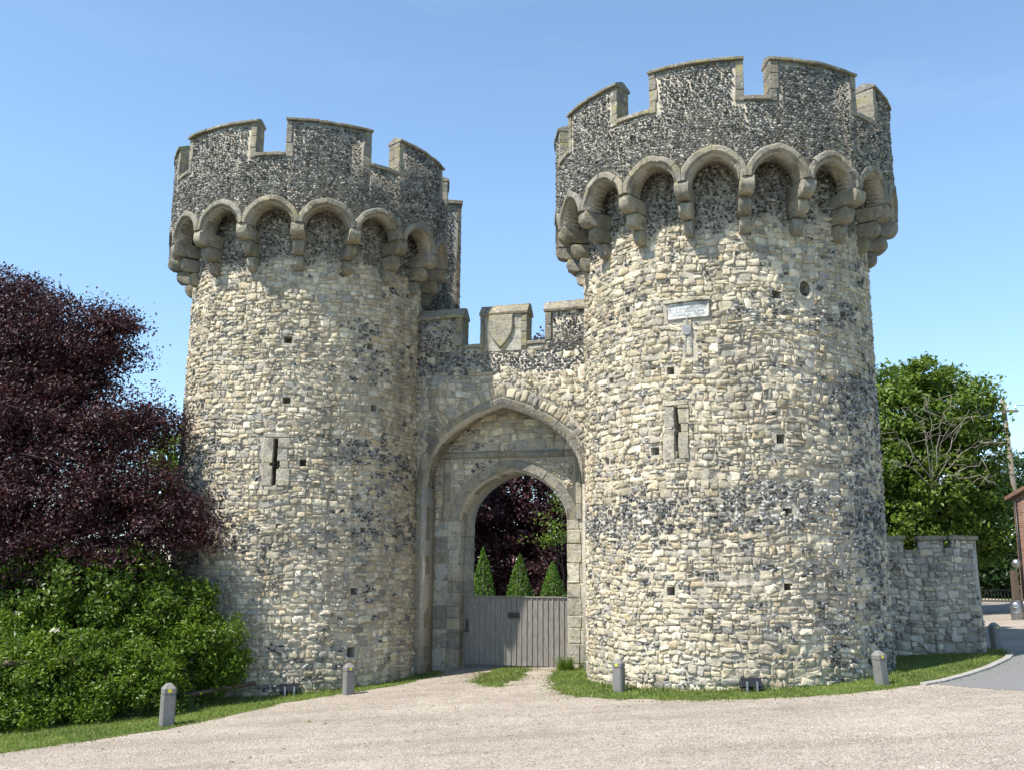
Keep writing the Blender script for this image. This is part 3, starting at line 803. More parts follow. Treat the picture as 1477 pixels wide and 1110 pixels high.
# facing of the front
def top_at(t): return np.where((t < -1.29) | ((t > -.75) & (t < .54)) | (t > 1.06), mtop, sill - .1)
def keepF(t, z):
    k = (z > outer_top(t) + np.where(np.abs(t - tc) < aO * .9, .36, .0)) & (z < top_at(t)) & (z > zsO + .1)
    k &= ~((t > -.78) & (t < .56) & (z > 8.40))
    k &= ~((t > -1.52) & (t < -1.2) & (z > 8.66)) & ~((t > 1.0) & (t < 1.26) & (z > 8.66))
    k &= ~((t > -2.08) & (t < -1.86) & (z > 7.58) & (z < 7.76))
    return k
def flF(t, z): return np.clip((z + .10 * n2(t, z, .6, 2) - 7.75) / .25, 0, .88)
Mf = lambda u, z, d: MW(u, z, d - .5)
stonework(A, Mf, -2.7, 2.5, 4.7, 9.4, keepF, flF, rg, hr=(.12, .22), wr=(.14, .38))
# rough voussoirs over the arch
th = np.linspace(-1, 1, 121); tx = tc + aO * np.sin(th * PI / 2); tz = zsO + rO * oshape(np.sin(th * PI / 2))
L = np.concatenate([[0], np.cumsum(np.hypot(np.diff(tx), np.diff(tz)))])
nx = np.gradient(tz); nz = np.gradient(tx); nx = -nx; l = np.hypot(nx, nz); nx, nz = nx / l, nz / l
kk = np.ones(15) / 15
nx = np.convolve(np.pad(nx, 7, 'edge'), kk, 'valid'); nz = np.convolve(np.pad(nz, 7, 'edge'), kk, 'valid')
def Mv(u, w, d):
    return MW(np.interp(u, L, tx) + w * np.interp(u, L, nx), np.interp(u, L, tz) + w * np.interp(u, L, nz), d - .5)
s = .9; rs = []
while s < L[-1] - .9:
    wv = rg.uniform(.08, .26); rs.append((s, s + wv, .03, .35 + rg.uniform(-.14, .06))); s += wv
rs = np.array(rs)
pillows(A, Mv, rs, rg, rg.uniform(.015, .045, len(rs)), 5., lime_cols(len(rs), rg, .92), N=12, gap=.007, warp=0, jit=.11, rot=.05, prof_in=.8, tilt=.16, ddj=.24)
# facing of the inner wall
def keepI(t, z):
    ia = gs + (gR + .33) * ashape((t - gc) / (gA + .33))
    k = (np.abs(t - tc) < 2.25) & (z > 3.7) & ((z > ia + .02) | (np.abs(t - gc) > gA + .33))
    k &= ~((z > 5.54) & (z < 5.77)) & ~((t > -2.08) & (t < -1.82) & (z < 5.6)) & ~((t > 1.62) & (t < 1.88) & (z < 5.6))
    return k
stonework(A, lambda u, z, d: MW(u, z, d - 1.3), -2.4, 2.15, 3.7, 7.1, keepI, lambda t, z: np.clip(n2(t, z, .5, 3) - .35, 0, .4), rg, hr=(.12, .24), wr=(.18, .45))
A.build('wall', M_STONE, gw)
# outer arch moulding, from the ground up and over
A = Acc()
thp = np.linspace(-1, 1, 61); px = tc + ai_ * np.sin(thp * PI / 2); pz = zsO + ri_ * oshape(np.sin(thp * PI / 2))
nx = px - tc; nz = pz - zsO + .25; nz[np.abs(thp) > .98] = 0; l = np.hypot(nx, nz); nx, nz = nx / l, nz / l
prof = [(.0, -.96), (.0, -.66), (.05, -.60), (.07, -.50), (.14, -.47), (.22, -.46), (.25, -.48), (.25, -.96)]
voussoirs(A, MW, np.stack([px, pz], 1), np.stack([nx, nz], 1), prof, 15, rg, ASH, sub=4, noise=.008)
for sgn in (-1, 1):
    zz = np.linspace(-.3, zsO - .01, 14)
    voussoirs(A, MW, np.stack([np.full(14, tc + sgn * ai_), zz], 1), np.tile([sgn, 0.], (14, 1)), prof, 11, rg, ASH, sub=2, noise=.008)
A.build('outer_arch', M_ASH, gw, sharp=38, recalc=True)
# inner arch ring
A = Acc(); th = np.linspace(PI, 0, 41); x = gc + np.cos(th) * gA; z = gs + gR * ashape(np.cos(th))
nx = x - gc; nz = (z - gs) + .05; l = np.hypot(nx, nz)
voussoirs(A, MW, np.stack([x, z], 1), np.stack([nx / l, nz / l], 1), [(0, -1.8), (0, -1.40), (.07, -1.28), (.30, -1.26), (.31, -1.31), (.31, -1.8)], 10, rg, ASH, sub=5, noise=.008)
A.build('gate_arch', M_ASH, gw, sharp=38, recalc=True)
# square label mould round the gate arch
A = Acc()
def strip(P, nv, n, w=.19, pr=.07):
    P = np.array(P, float); Pd = np.stack([np.linspace(P[0, 0], P[1, 0], 12), np.linspace(P[0, 1], P[1, 1], 12)], 1)
    voussoirs(A, MW, Pd, np.tile(nv, (12, 1)).astype(float), [(0, -1.45), (0, -1.3 + pr * .2), (w * .3, -1.3 + pr), (w * .8, -1.3 + pr), (w, -1.3 + pr * .5), (w, -1.45)], n, rg, ASH, sub=2, noise=.008)
strip([(-2.06, 5.56), (1.87, 5.56)], (0, 1), 7)
strip([(-1.87, 3.9), (-1.87, 5.55)], (-1, 0), 5)
strip([(1.67, 3.9), (1.67, 5.55)], (1, 0), 4)
A.build('label_mould', M_ASH, gw, sharp=38, recalc=True)
# ashlar jambs
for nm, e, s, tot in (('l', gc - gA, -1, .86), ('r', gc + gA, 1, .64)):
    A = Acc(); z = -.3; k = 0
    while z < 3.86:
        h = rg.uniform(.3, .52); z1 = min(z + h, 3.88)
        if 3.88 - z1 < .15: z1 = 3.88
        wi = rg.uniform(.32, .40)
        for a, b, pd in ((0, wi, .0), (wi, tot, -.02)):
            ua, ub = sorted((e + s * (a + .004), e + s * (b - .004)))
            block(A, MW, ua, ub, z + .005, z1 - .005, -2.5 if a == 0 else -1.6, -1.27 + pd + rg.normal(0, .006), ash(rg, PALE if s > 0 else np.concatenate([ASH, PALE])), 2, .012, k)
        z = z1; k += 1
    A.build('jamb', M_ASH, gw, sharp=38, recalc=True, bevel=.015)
# copings and merlon dressings
for a, b in ((-2.75, -1.25), (-.80, .59), (1.01, 2.7)):
    A = Acc(); pu = np.linspace(a, b, 12)
    voussoirs(A, MW, np.stack([pu, np.full(12, mtop)], 1), np.tile([0., 1.], (12, 1)),
              [(0, -1.02), (0, -.42), (.07, -.40), (.28, -.60), (.31, -.60), (.33, -.70), (.30, -.78), (.07, -1.02)], 1 if b - a < 1.4 else 2, rg, ASH, sub=6, noise=.014)
    A.build('coping', M_COPE, gw, sharp=35, recalc=True, bevel=.012)
for a, b in ((-1.29, -.75), (.54, 1.06)):
    A = Acc(); block(A, MW, a + .005, b - .005, sill - .1, sill, -.98, -.46, ash(rg), 3, .012, 2); A.build('crenel_sill', M_COPE, gw, sharp=35, recalc=True, bevel=.015)
for a, b in ((-1.50, -1.28), (1.05, 1.23), (-.77, -.66), (.40, .555)):
    A = Acc(); z = sill - (.02 if abs(a) > 1 else .15); k = 0
    while z < mtop - .02:
        z1 = min(z + rg.uniform(.25, .42), mtop - .003)
        if mtop - z1 < .12: z1 = mtop - .003
        block(A, MW, a + rg.uniform(-.01, .01), b, z + .003, z1 - .003, -.96, -.45 + rg.uniform(0, .015), ash(rg), 2, .008, k); z = z1; k += 1
    A.build('quoin', M_COPE, gw, sharp=35, recalc=True, bevel=.015)
A = Acc(); block(A, MW, -.655, .395, 8.36, mtop - .005, -.6, -.475, (.47, .455, .40, .9), 6, .008, 3)
pan = A.build('shield_panel', M_ASH, gw, sharp=35, recalc=True, bevel=.01)
A = Acc(); uc, w2 = -.175, .345
pts = [(-1, 1), (1, 1), (1, .45), (.93, .2), (.74, -.08), (.42, -.35), (0, -.62), (-.42, -.35), (-.74, -.08), (-.93, .2), (-1, .45)]
pz = [(uc + x * w2, 8.79 + y * .57 * .98) for x, y in pts]
n = len(pz); U = np.array([p[0] for p in pz]); Z = np.array([p[1] for p in pz])
V = np.concatenate([MW(U, Z, np.full(n, -.49)), MW(U, Z, np.full(n, -.42)), MW(uc + (U - uc) * .93, 8.9 + (Z - 8.9) * .95, np.full(n, -.395))])
a = np.arange(n); b = (a + 1) % n
A.add(V, [np.stack([a, b, n + b, n + a], 1), np.stack([n + a, n + b, 2 * n + b, 2 * n + a], 1), 2 * n + a[None]], (.42, .39, .31, .9))
A.build('shield', M_ASH, pan, sharp=35, recalc=True)

# ------------------------------------------------------------------ timber gate
gp = MW(np.array([-.06]), np.array([0.]), np.array([-1.65]))[0]
gate = empty('wooden_gate', tuple(gp), 'weathered grey vertical board gate closing the lower half of the archway', 'gate')
rg = np.random.default_rng(41)
A = Acc(); g0, g1 = -1.53, 1.40; nb = 20; bw = (g1 - g0) / nb
for i in range(nb):
    u0 = g0 + i * bw
    cw = tuple(np.array([.5, .49, .47]) * rg.uniform(.8, 1.15)) + (.8,)
    block(A, MW, u0 + .002, u0 + bw - .002, .07 + rg.uniform(-.01, .01), 1.84, -1.67, -1.645 + rg.normal(0, .002), cw, 1, .0)
    block(A, MW, u0 + bw - .022, u0 + bw + .012, .075, 1.815, -1.644, -1.618, cw, 1, .0)
A.build('boards', M_WOOD, gate, smooth=False, recalc=True, bevel=.003)
A = Acc(); block(A, MW, g0, g1 + .02, 1.842, 1.872, -1.7, -1.605, (.5, .5, .5, .8), 1, 0); A.build('top_rail', M_WOOD, gate, smooth=False, recalc=True)
A = Acc(); block(A, MW, g0 + .27, g0 + .62, 1.545, 1.585, -1.616, -1.59, (.5, .5, .5, .8), 1, 0); A.build('ledge', M_WOOD, gate, smooth=False, recalc=True)
A = Acc(); block(A, MW, -.28, .03, 1.30, 1.44, -1.616, -1.595, None, 1, 0)
lb = A.build('letter_box', M_BLACK, gate, smooth=False, recalc=True, bevel=.006)
A = Acc(); block(A, MW, -.25, .0, 1.36, 1.40, -1.595, -1.575, None, 1, 0); A.build('flap', M_BLACK, lb, smooth=False, recalc=True)
A = Acc(); block(A, MW, g0 + .07, g0 + .12, .95, 1.25, -1.616, -1.595, None, 1, 0); block(A, MW, g0 + .02, g0 + .16, .92, .955, -1.616, -1.58, None, 1, 0); A.build('latch', M_BLACK, gate, smooth=False, recalc=True)
A = Acc(); block(A, MW, g0 - .015, g0 + .03, .02, 1.9, -1.71, -1.6, (.5, .5, .5, .8), 1, 0); A.build('hanging_stile', M_WOOD, gate, smooth=False, recalc=True)

# ------------------------------------------------------------------ stair turret behind the far tower
rg = np.random.default_rng(51)
pr_ = at(664, 300, 29.6)
TXr = pr_[0]
tp = empty('stair_turret', (TXr - 1.1, 30.7, -.2), 'narrow dark flint turret rising behind the farther left tower', 'turret')
Mt = planeM((TXr, 29.6), (.9911, .133), (.133, -.9911))
ttop = float(at(664, 296, 29.6)[2])
A = Acc(); cols_solid(A, Mt, np.linspace(-3.0, 0, 5), np.full(5, -.5), np.full(4, ttop), 0, -2.4, FMORT)
flintwork(A, Mt, -2.9, -.02, 7.5, ttop, lambda u, z: (z < ttop) & (u < -.2), rg)
Ms = planeM((TXr, 29.6), (-.133, .9911), (.9911, .133))
flintwork(A, Ms, .05, 2.4, 7.5, ttop, lambda u, z: z < ttop, rg)
A.build('wall', M_STONE, tp)
A = Acc(); z = 7.0
while z < ttop - .05:
    z1 = min(z + rg.uniform(.22, .36), ttop - .003); block(A, Mt, -rg.uniform(.06, .13), .03, z + .004, z1 - .004, -.3, .03, tuple(np.array(ash(rg)[:3]) * .45) + (.9,), 2, .008); z = z1
A.build('quoin', M_ASH, tp, sharp=38, recalc=True, bevel=.012)
A = Acc(); block(A, Mt, -3.08, .08, ttop + .003, ttop + .14, -2.5, .08, ash(rg), 6, .01); A.build('coping', M_COPE, tp, sharp=38, recalc=True, bevel=.02)

# ------------------------------------------------------------------ low crenellated wall on the right
rg = np.random.default_rng(61)
a0 = np.array([8.25, 24.45]); a1 = np.array([11.18, 23.62]); dv = a1 - a0; LL = np.hypot(*dv); dv /= LL; nv = np.array([dv[1], -dv[0]])
ML_ = planeM(a0, dv, nv)
lw = empty('low_wall', (a1[0] - 1.5, a1[1] + .4, .55), 'low grey stone wall with small battlements beside the nearer right tower', 'wall')
ZS, ZM = 2.72, 3.28
def lwp(px, py):   # pixel -> (t,z) on the wall plane
    d = ray(px, py); p0 = np.array([0, 0, CZ]); k = (nv @ (a0 - p0[:2])) / (nv @ d[:2]); p = p0 + d * k
    return (p[:2] - a0) @ dv, p[2]
mer = [(0, lwp(1303, 790)[0]), (lwp(1327, 790)[0], lwp(1361, 790)[0]), (lwp(1372, 790)[0], lwp(1408, 790)[0])]
ZM = lwp(1345, 778)[1]; ZS = lwp(1315, 792)[1]
tend_top = mer[2][1]; tend = lwp(1424, 938)[0]
A = Acc()
us = sorted(set([0] + [x for m in mer for x in m]))
us = np.array(us); mid = (us[:-1] + us[1:]) / 2
zt = np.array([ZM if any(m[0] <= x <= m[1] for m in mer) else ZS for x in mid])
cols_solid(A, ML_, us, np.full(len(us), .2), zt, 0, -.5, MORT)
V = ML_(np.array([tend_top, tend, tend_top] * 2), np.array([.2, .2, ZM - .3] * 2), np.array([0.] * 3 + [-.5] * 3)); A.add(V, [np.array([(0, 1, 2), (5, 4, 3)]), np.array([(1, 4, 5, 2)])], MORT)
GREY = np.array([[.45, .42, .38], [.55, .52, .47], [.36, .34, .32], [.56, .52, .44], [.26, .25, .24]]); GW = np.array([.3, .25, .2, .15, .1])
def keepL(t, z):
    inm = np.zeros(np.shape(t), bool)
    for m in mer: inm |= (t > m[0]) & (t < m[1])
    end = tend_top + (tend - tend_top) * np.clip((ZM - .3 - z) / (ZM - .5), 0, 1)
    return (z < np.where(inm, ZM, ZS - .07)) & (t < end)
stonework(A, ML_, -.2, tend + .2, .3, 3.5, keepL, lambda t, z: np.clip((n2(t, z, .4, 2) - .3), 0, .35), rg, hr=(.12, .24), wr=(.14, .40), prot=(.01, .045), pal=GREY, w=GW)
A.build('wall', M_STONE, lw)
for m in mer:
    A = Acc(); block(A, ML_, m[0] - .05, m[1] + .06, ZM + .003, ZM + .10, -.56, .07, ash(rg), 4, .012); A.build('coping', M_COPE, lw, sharp=38, recalc=True, bevel=.02)
for i in range(2):
    A = Acc(); block(A, ML_, mer[i][1] + .01, mer[i + 1][0] - .01, ZS - .065, ZS, -.53, .05, ash(rg), 3, .01); A.build('crenel_sill', M_COPE, lw, sharp=38, recalc=True, bevel=.015)

# ------------------------------------------------------------------ ground
def inpoly(x, y, P):
    r = np.zeros(len(x), bool); j = len(P) - 1
    for i in range(len(P)):
        xi, yi = P[i]; xj, yj = P[j]
        r ^= ((yi > y) != (yj > y)) & (x < (xj - xi) * (y - yi) / (yj - yi + 1e-12) + xi); j = i
    return r
def sheet(name, pts, dz, m, label=None, kind='structure', rough=0., seed=0, tri=True):
    rgs = np.random.default_rng(seed)
    P = []
    for i in range(len(pts)):
        p, q = np.array(pts[i][:2], float), np.array(pts[(i + 1) % len(pts)][:2], float)
        n = max(1, int(np.hypot(*(q - p)) / .18)) if rough else 1
        n = min(n, 120)
        for k in range(n):
            s = p + (q - p) * k / n
            if rough and k: s = s + rgs.normal(0, rough, 2)
            P.append(s)
    bm = bmesh.new(); vs_ = [bm.verts.new((p[0], p[1], gz(p[0]) + dz)) for p in P]
    f = bm.faces.new(vs_); bmesh.ops.triangulate(bm, faces=[f]); bmesh.ops.recalc_face_normals(bm, faces=bm.faces)
    me = bpy.data.meshes.new(name); bm.to_mesh(me); bm.free(); me.materials.append(m)
    if me.polygons and sum(p.normal.z for p in me.polygons) < 0: me.flip_normals()
    o = bpy.data.objects.new(name, me); COL.objects.link(o); o['kind'] = kind
    return o, np.array(P)
# earth to the horizon
xs = np.array([-900, -22, 22, 900.]); ys = np.array([-300, 1500.])
V = [(x, y, gz(x)) for y in ys for x in xs]
A = Acc(); A.add(V, [np.array([(i, i + 1, 5 + i, 4 + i) for i in range(3)])]); o = A.build('ground', M_EARTH, smooth=False); o['kind'] = 'structure'
sheet('gravel_forecourt', [(-21.9, -12), (21.9, -12), (21.9, 60), (13.2, 60), (12.2, 30), (7.0, 27.2), (2.2, 27.6), (2.2, 50), (-6, 50), (-2.4, 27.5), (-6, 25.5), (-12, 24), (-21.9, 18)], .004, M_GRAVEL)
G = lambda x, y: gnd(x, y)[:2]
VL = [G(-60, 1096), G(0, 1086), G(120, 1069), G(250, 1049), G(330, 1032), G(400, 1015), G(480, 1002), G(560, 990), G(615, 978), G(640, 969), (-1.85, 26.3), (-2.5, 27), (-6, 27), (-12, 27), (-16, 22), (-12, 14.5)]
VR = [G(799, 968), G(794, 978), G(800, 993), G(826, 1003), G(870, 1007), G(960, 1009), G(1060, 1008), G(1160, 1004), G(1260, 996), G(1335, 986),
      G(1375, 976), G(1420, 962), G(1450, 949), G(1456, 944), G(1448, 938), (11.9, 24.3), (10.8, 26), (8.5, 27), (4.5, 26), (1.7, 25.2)]
VM = [G(690, 987), G(722, 989), G(735, 984), G(758, 966), G(748, 962), G(712, 965), G(700, 972)]
_, PLv = sheet('left_verge', VL, .010, M_TURF, rough=.05, seed=1)
_, PRv = sheet('right_verge', VR, .010, M_TURF, rough=.05, seed=2)
_, PMv = sheet('drive_verge', VM, .010, M_TURF, rough=.05, seed=3)
RD = [G(1338, 985), G(1400, 991), G(1477, 996), (14, 17), (22, 17), (21.8, 23.5), (14.5, 24.5), G(1470, 938), G(1462, 944), G(1456, 949), G(1424, 965), G(1378, 979)]
sheet('road', RD, .008, M_TARMAC)
rg = np.random.default_rng(66); n = 26000
x = rg.uniform(-10, 11.5, n); y = 10.5 + 14 * rg.random(n) ** 1.25
k = ~inpoly(x, y, np.array(VL)) & ~inpoly(x, y, np.array(VR)) & ~inpoly(x, y, np.array(RD)) & (np.hypot(x - CR[0], y - CR[1]) > 3.6) & (np.hypot(x - CL[0], y - CL[1]) > 3.5)
k &= rg.random(n) < np.clip(.5 + .8 * n2(x, y, .25, 3), .12, 1)
x = x[k]; y = y[k]; n = len(x); a = rg.uniform(0, 2 * PI, (n, 1)) + np.arange(5)[None] * 2 * PI / 5; r = rg.uniform(.006, .017, (n, 1))
P5 = np.stack([x[:, None] + r * np.cos(a) * rg.uniform(.7, 1.3, (n, 5)), y[:, None] + r * np.sin(a), gz(x)[:, None] + .004 + 0 * a], -1)
P1 = np.stack([x, y, gz(x) + .004 + r[:, 0] * .9], -1)[:, None]
V = np.concatenate([P5, P1], 1).reshape(-1, 3); i5 = np.arange(5); A = Acc()
pc = np.array([[.40, .345, .29], [.32, .27, .225], [.46, .41, .355], [.24, .205, .175], [.52, .49, .44]])[rg.integers(5, size=n)] * rg.uniform(.75, 1., (n, 1))
A.add(V, [(np.stack([i5, (i5 + 1) % 5, np.full(5, 5)], 1)[None] + (np.arange(n) * 6)[:, None, None]).reshape(-1, 3)], np.repeat(np.concatenate([pc, np.full((n, 1), .95)], 1), 6, 0))
o = A.build('loose_gravel', M_STONE, smooth=False); o['kind'] = 'stuff'
# kerb
kp = np.array([G(1331, 988), G(1360, 983), G(1392, 974.5), G(1424, 964), G(1452, 951), G(1459, 944)])
Lk = np.concatenate([[0], np.cumsum(np.hypot(*np.diff(kp, axis=0).T))])
A = Acc(); rg = np.random.default_rng(71); s = 0
while s < Lk[-1] - .2:
    e = min(s + rg.uniform(.35, .5), Lk[-1]); ss = np.linspace(s + .006, e - .006, 3)
    x = np.interp(ss, Lk, kp[:, 0]); y = np.interp(ss, Lk, kp[:, 1]); t = np.array([x[-1] - x[0], y[-1] - y[0]]); t /= np.hypot(*t); nk = np.array([-t[1], t[0]])
    V = []
    for k in range(3):
        for off, hz in ((-.07, -.1), (-.07, .05), (.07, .055), (.07, -.1)): V.append((x[k] + nk[0] * off, y[k] + nk[1] * off, gz(x[k]) + hz))
    F = []
    for k in range(2):
        for a in range(4): F.append((k * 4 + a, k * 4 + (a + 1) % 4, (k + 1) * 4 + (a + 1) % 4, (k + 1) * 4 + a))
    A.add(V, [np.array(F), np.array([(3, 2, 1, 0), (8, 9, 10, 11)])]); s = e
o = A.build('kerb', M_KERB, smooth=False, recalc=True, bevel=.012); o['kind'] = 'structure'

def blades(A, x, y, h, rg, wid=.010):
    n = len(x); a = rg.uniform(0, 2 * PI, n); lean = rg.normal(0, .35, (n, 2)) * h[:, None]
    b = np.stack([x, y, gz(x) + .004], 1); dx = np.stack([np.cos(a), np.sin(a), 0 * a], 1) * wid * rg.uniform(.7, 1.4, (n, 1))
    V = np.stack([b - dx, b + dx, b + np.stack([lean[:, 0], lean[:, 1], h], 1)], 1).reshape(-1, 3)
    A.add(V, [np.arange(3 * n).reshape(-1, 3)])
rg = np.random.default_rng(81)
A = Acc()
for P, n in ((PLv, 105000), (PRv, 90000), (PMv, 5000)):
    x0, y0 = P.min(0); x1, y1 = P.max(0)
    x0 = max(x0, -11)
    x = rg.uniform(x0, x1, n); y = rg.uniform(y0, y1, n); k = inpoly(x, y, P)
    for c, r in ((CR, 3.38), (CL, 3.2)): k &= np.hypot(x - c[0], y - c[1]) > r
    k &= rg.random(n) < np.clip(.75 + .5 * n2(x, y, .6, 1), .15, 1)
    x, y = x[k], y[k]; h = rg.uniform(.02, .06, len(x)) * np.clip(1 + .5 * n2(x, y, .35, 4), .5, 1.8)
    for c, r in ((CR, 3.43), (CL, 3.25)):
        dd = np.hypot(x - c[0], y - c[1]) - r; h = h * np.where(dd < .3, rg.uniform(1, 2.6, len(h)), 1)
    blades(A, x, y, h, rg)
# ragged fringe over the gravel edge
for P in (PLv, PRv, PMv):
    q = P[rg.integers(0, len(P), 9000)]; w_ = rg.choice([.06, .13, .3], (9000, 1), p=[.5, .35, .15]); q = q + rg.normal(0, 1, (9000, 2)) * w_; x = q[:, 0]; y = q[:, 1]
    k = (x > -11) & (np.hypot(x - CR[0], y - CR[1]) > 3.4); k &= n2(x, y, .8, 2) > -.35; blades(A, x[k], y[k], rg.uniform(.012, .045, k.sum()), rg)
o = A.build('grass', M_GRASS, smooth=False); o['kind'] = 'stuff'

# ------------------------------------------------------------------ foliage helpers
def leaves(A, C, out, size, rg, up=.55, spread=.8, fold=.25, wid=.5):
    n = len(C)
    nm = out * .55 + np.array([0, 0, up]) + rg.normal(0, spread, (n, 3)); nm /= np.linalg.norm(nm, axis=1)[:, None]
    t = np.cross(nm, rg.normal(size=(n, 3))); t /= np.linalg.norm(t, axis=1)[:, None] + 1e-9; b = np.cross(nm, t)
    L = size * rg.uniform(.65, 1.3, (n, 1))
    V = np.stack([C - t * L * .5, C + b * L * wid * .5 + nm * L * fold * .3, C + t * L * .5 - nm * L * .1, C - b * L * wid * .5 + nm * L * fold * .3], 1)
    A.add(V.reshape(-1, 3), [np.arange(4 * n).reshape(-1, 4)])
def crown(A, lobes, nclump, per, cr, size, rg, flat=.6, inner=.5, up=.55, keep=None, spread=.8):
    lobes = np.array(lobes, float); wgt = (lobes[:, 3] * lobes[:, 4] * lobes[:, 5]) ** (2 / 3); wgt /= wgt.sum()
    k = rg.choice(len(lobes), nclump, p=wgt); d = rg.normal(size=(nclump, 3)); d /= np.linalg.norm(d, axis=1)[:, None]
    r = 1 - (1 - inner) * rg.random(nclump) ** 1.6
    cc = lobes[k, :3] + d * lobes[k, 3:6] * r[:, None]
    pn = rg.poisson(per * rg.uniform(.5, 1.5, nclump)); idx = np.repeat(np.arange(nclump), pn)
    g = rg.normal(size=(len(idx), 3)) * np.array([1, 1, flat]) * cr * rg.uniform(.6, 1.3, nclump)[idx, None]
    C = cc[idx] + g; out = d[idx]
    if keep is not None:
        m = keep(C); C = C[m]; out = out[m]
    m = C[:, 2] > gz(C[:, 0]) + .02
    leaves(A, C[m], out[m], size, rg, up, spread)
    return cc
def limb(A, p, q, r0, r1, rg, n=7, wob=.12):
    p = np.array(p, float); q = np.array(q, float); s = np.linspace(0, 1, n)[:, None]; L = np.linalg.norm(q - p)
    pts = p + (q - p) * s + rg.normal(0, wob * L * .12, (n, 3)) * np.sin(s * PI); pts[:, 2] += np.sin(s[:, 0] * PI) * L * .06
    tube(A, pts, np.linspace(r0, r1, n), None, 7); return pts
def tree(name, base, lobes, nclump, per, cr, size, lm, label, seed, trunk_r=.3, keep=None, group=None, flat=.6, inner=.5, up=.55, twigs=0):
    rg = np.random.default_rng(seed); root = empty(name, tuple(base), label, 'tree', group)
    A = Acc(); lobes = np.array(lobes, float); top = lobes[:, :3].mean(0)
    sp = np.array([base[0], base[1], base[2] + (top[2] - base[2]) * .45])
    pts = limb(A, (base[0], base[1], base[2] - .2), sp, trunk_r, trunk_r * .75, rg)
    for l in lobes: limb(A, sp + rg.normal(0, .1, 3), l[:3], trunk_r * .5, trunk_r * .1, rg)
    A.build('trunk', M_BARK, root, sharp=None)
    A = Acc(); cc = crown(A, lobes, nclump, per, cr, size, rg, flat, inner, up, keep); A.build('crown', lm, root, smooth=False)
    return root, cc, rg

def lobe(px, py, Y, rx, rz, ry=None):
    p = at(px, py, Y); return (p[0], p[1], p[2], rx, ry or rx, rz)
# --- copper beech on the left
def keepB(C):   # branches stop short of the tower wall
    return np.hypot(C[:, 0] - CL[0], C[:, 1] - CL[1]) > 3.45
bl = [lobe(-140, 520, 25.5, 3.2, 3.0), lobe(-20, 500, 25.2, 2.1, 2.0), lobe(60, 495, 24.5, 1.9, 1.5), lobe(120, 500, 24.2, 1.4, 1.0), lobe(165, 468, 24.0, .75, .45),
      lobe(0, 620, 24, 2.4, 1.8), lobe(50, 560, 24.4, 1.9, 1.2), lobe(105, 562, 24.2, 1.2, .7), lobe(110, 620, 23.6, 1.9, 1.25), lobe(190, 612, 23.4, 1.25, .75), lobe(228, 600, 23.3, .55, .35), lobe(60, 720, 23.2, 2.3, 1.4), lobe(170, 710, 22.8, 1.6, 1.0),
      lobe(245, 725, 22.6, .95, .65), lobe(285, 765, 22.4, .55, .5), lobe(215, 780, 22.6, 1.2, .7), lobe(120, 800, 22.8, 1.8, 1.0), lobe(0, 800, 23, 2.2, 1.2), lobe(15, 430, 25.5, 1.2, .8), lobe(-160, 720, 25, 3.2, 2.4)]
beech, ccB, rgB = tree('copper_beech', (-13.2, 25.8, gz(-13.2)), bl, 3000, 76, .25, .10, M_BEECH,
    'large dark purple copper beech left of the farther tower', 101, .42, keepB, inner=.25, flat=.5)
A = Acc(); LB = np.array(bl)[:, :3]
for k in rgB.choice(len(ccB), 160):     # thin sprays that break the outline
    p = ccB[k]; q = p + np.array([rgB.normal(.15, .35), rgB.normal(0, .3), rgB.uniform(.1, .5)])
    if np.hypot(q[0] - CL[0], q[1] - CL[1]) < 3.6: continue
    o_ = LB[np.argmin(((LB - p) ** 2).sum(1))]
    tube(A, [o_, p, (p + q) / 2 + rgB.normal(0, .05, 3), q], [.03, .014, .008, .004], None, 4)
A.build('twigs', M_BARK, beech)
A = Acc()
for k in rgB.choice(len(ccB), 160):
    p = ccB[k] + np.array([rgB.normal(.15, .4), rgB.normal(0, .3), rgB.uniform(.1, .5)])
    C = p + rgB.normal(0, .14, (14, 3)); C = C[np.hypot(C[:, 0] - CL[0], C[:, 1] - CL[1]) > 3.5]
    if len(C): leaves(A, C, np.tile([0, -.5, .5], (len(C), 1)), .10, rgB)
A.build('outer_foliage', M_BEECH, beech, smooth=False)
# --- green tree glimpsed between beech and tower
g = at(255, 640, 31)
tree('green_tree', (g[0] - .5, 31.5, gz(-11)), [lobe(252, 655, 31, .8, .9), lobe(246, 720, 31, 1.3, 1.6), lobe(262, 630, 31, .4, .5)], 120, 40, .25, .16, M_CHEST, 'bright green tree glimpsed between the purple beech and the farther tower', 102, .15)

# --- elder shrub and hedge
def shrub(name, base, lobes, nclump, per, cr, size, lm, label, cat, seed, keep=None, flat=.8, inner=.45, up=.4, stems=8):
    rg = np.random.default_rng(seed); root = empty(name, tuple(base), label, cat)
    A = Acc()
    for l in lobes: limb(A, (base[0], base[1], base[2] - .05), l[:3], .035, .012, rg, 5)
    A.build('stems', M_BARK, root)
    A = Acc(); cc = crown(A, lobes, nclump, per, cr, size, rg, flat, inner, up, keep); A.build('foliage', lm, root, smooth=False)
    return root, cc, rg
def keepH(C): return np.hypot(C[:, 0] - CL[0], C[:, 1] - CL[1]) > 3.33
el = [lobe(-60, 880, 22.6, 1.5, 1.3), lobe(40, 870, 22.3, 1.3, 1.05), lobe(120, 865, 22.2, 1.1, .95), lobe(185, 850, 22.2, .95, .85), lobe(200, 815, 22.4, .55, .4), lobe(240, 875, 22.3, .75, .75), lobe(285, 880, 22.6, .55, .6), lobe(100, 815, 22.4, .6, .4), lobe(30, 820, 22.4, .6, .35),
      lobe(60, 940, 22, 1.4, .9), lobe(180, 930, 22, 1.2, .9)]
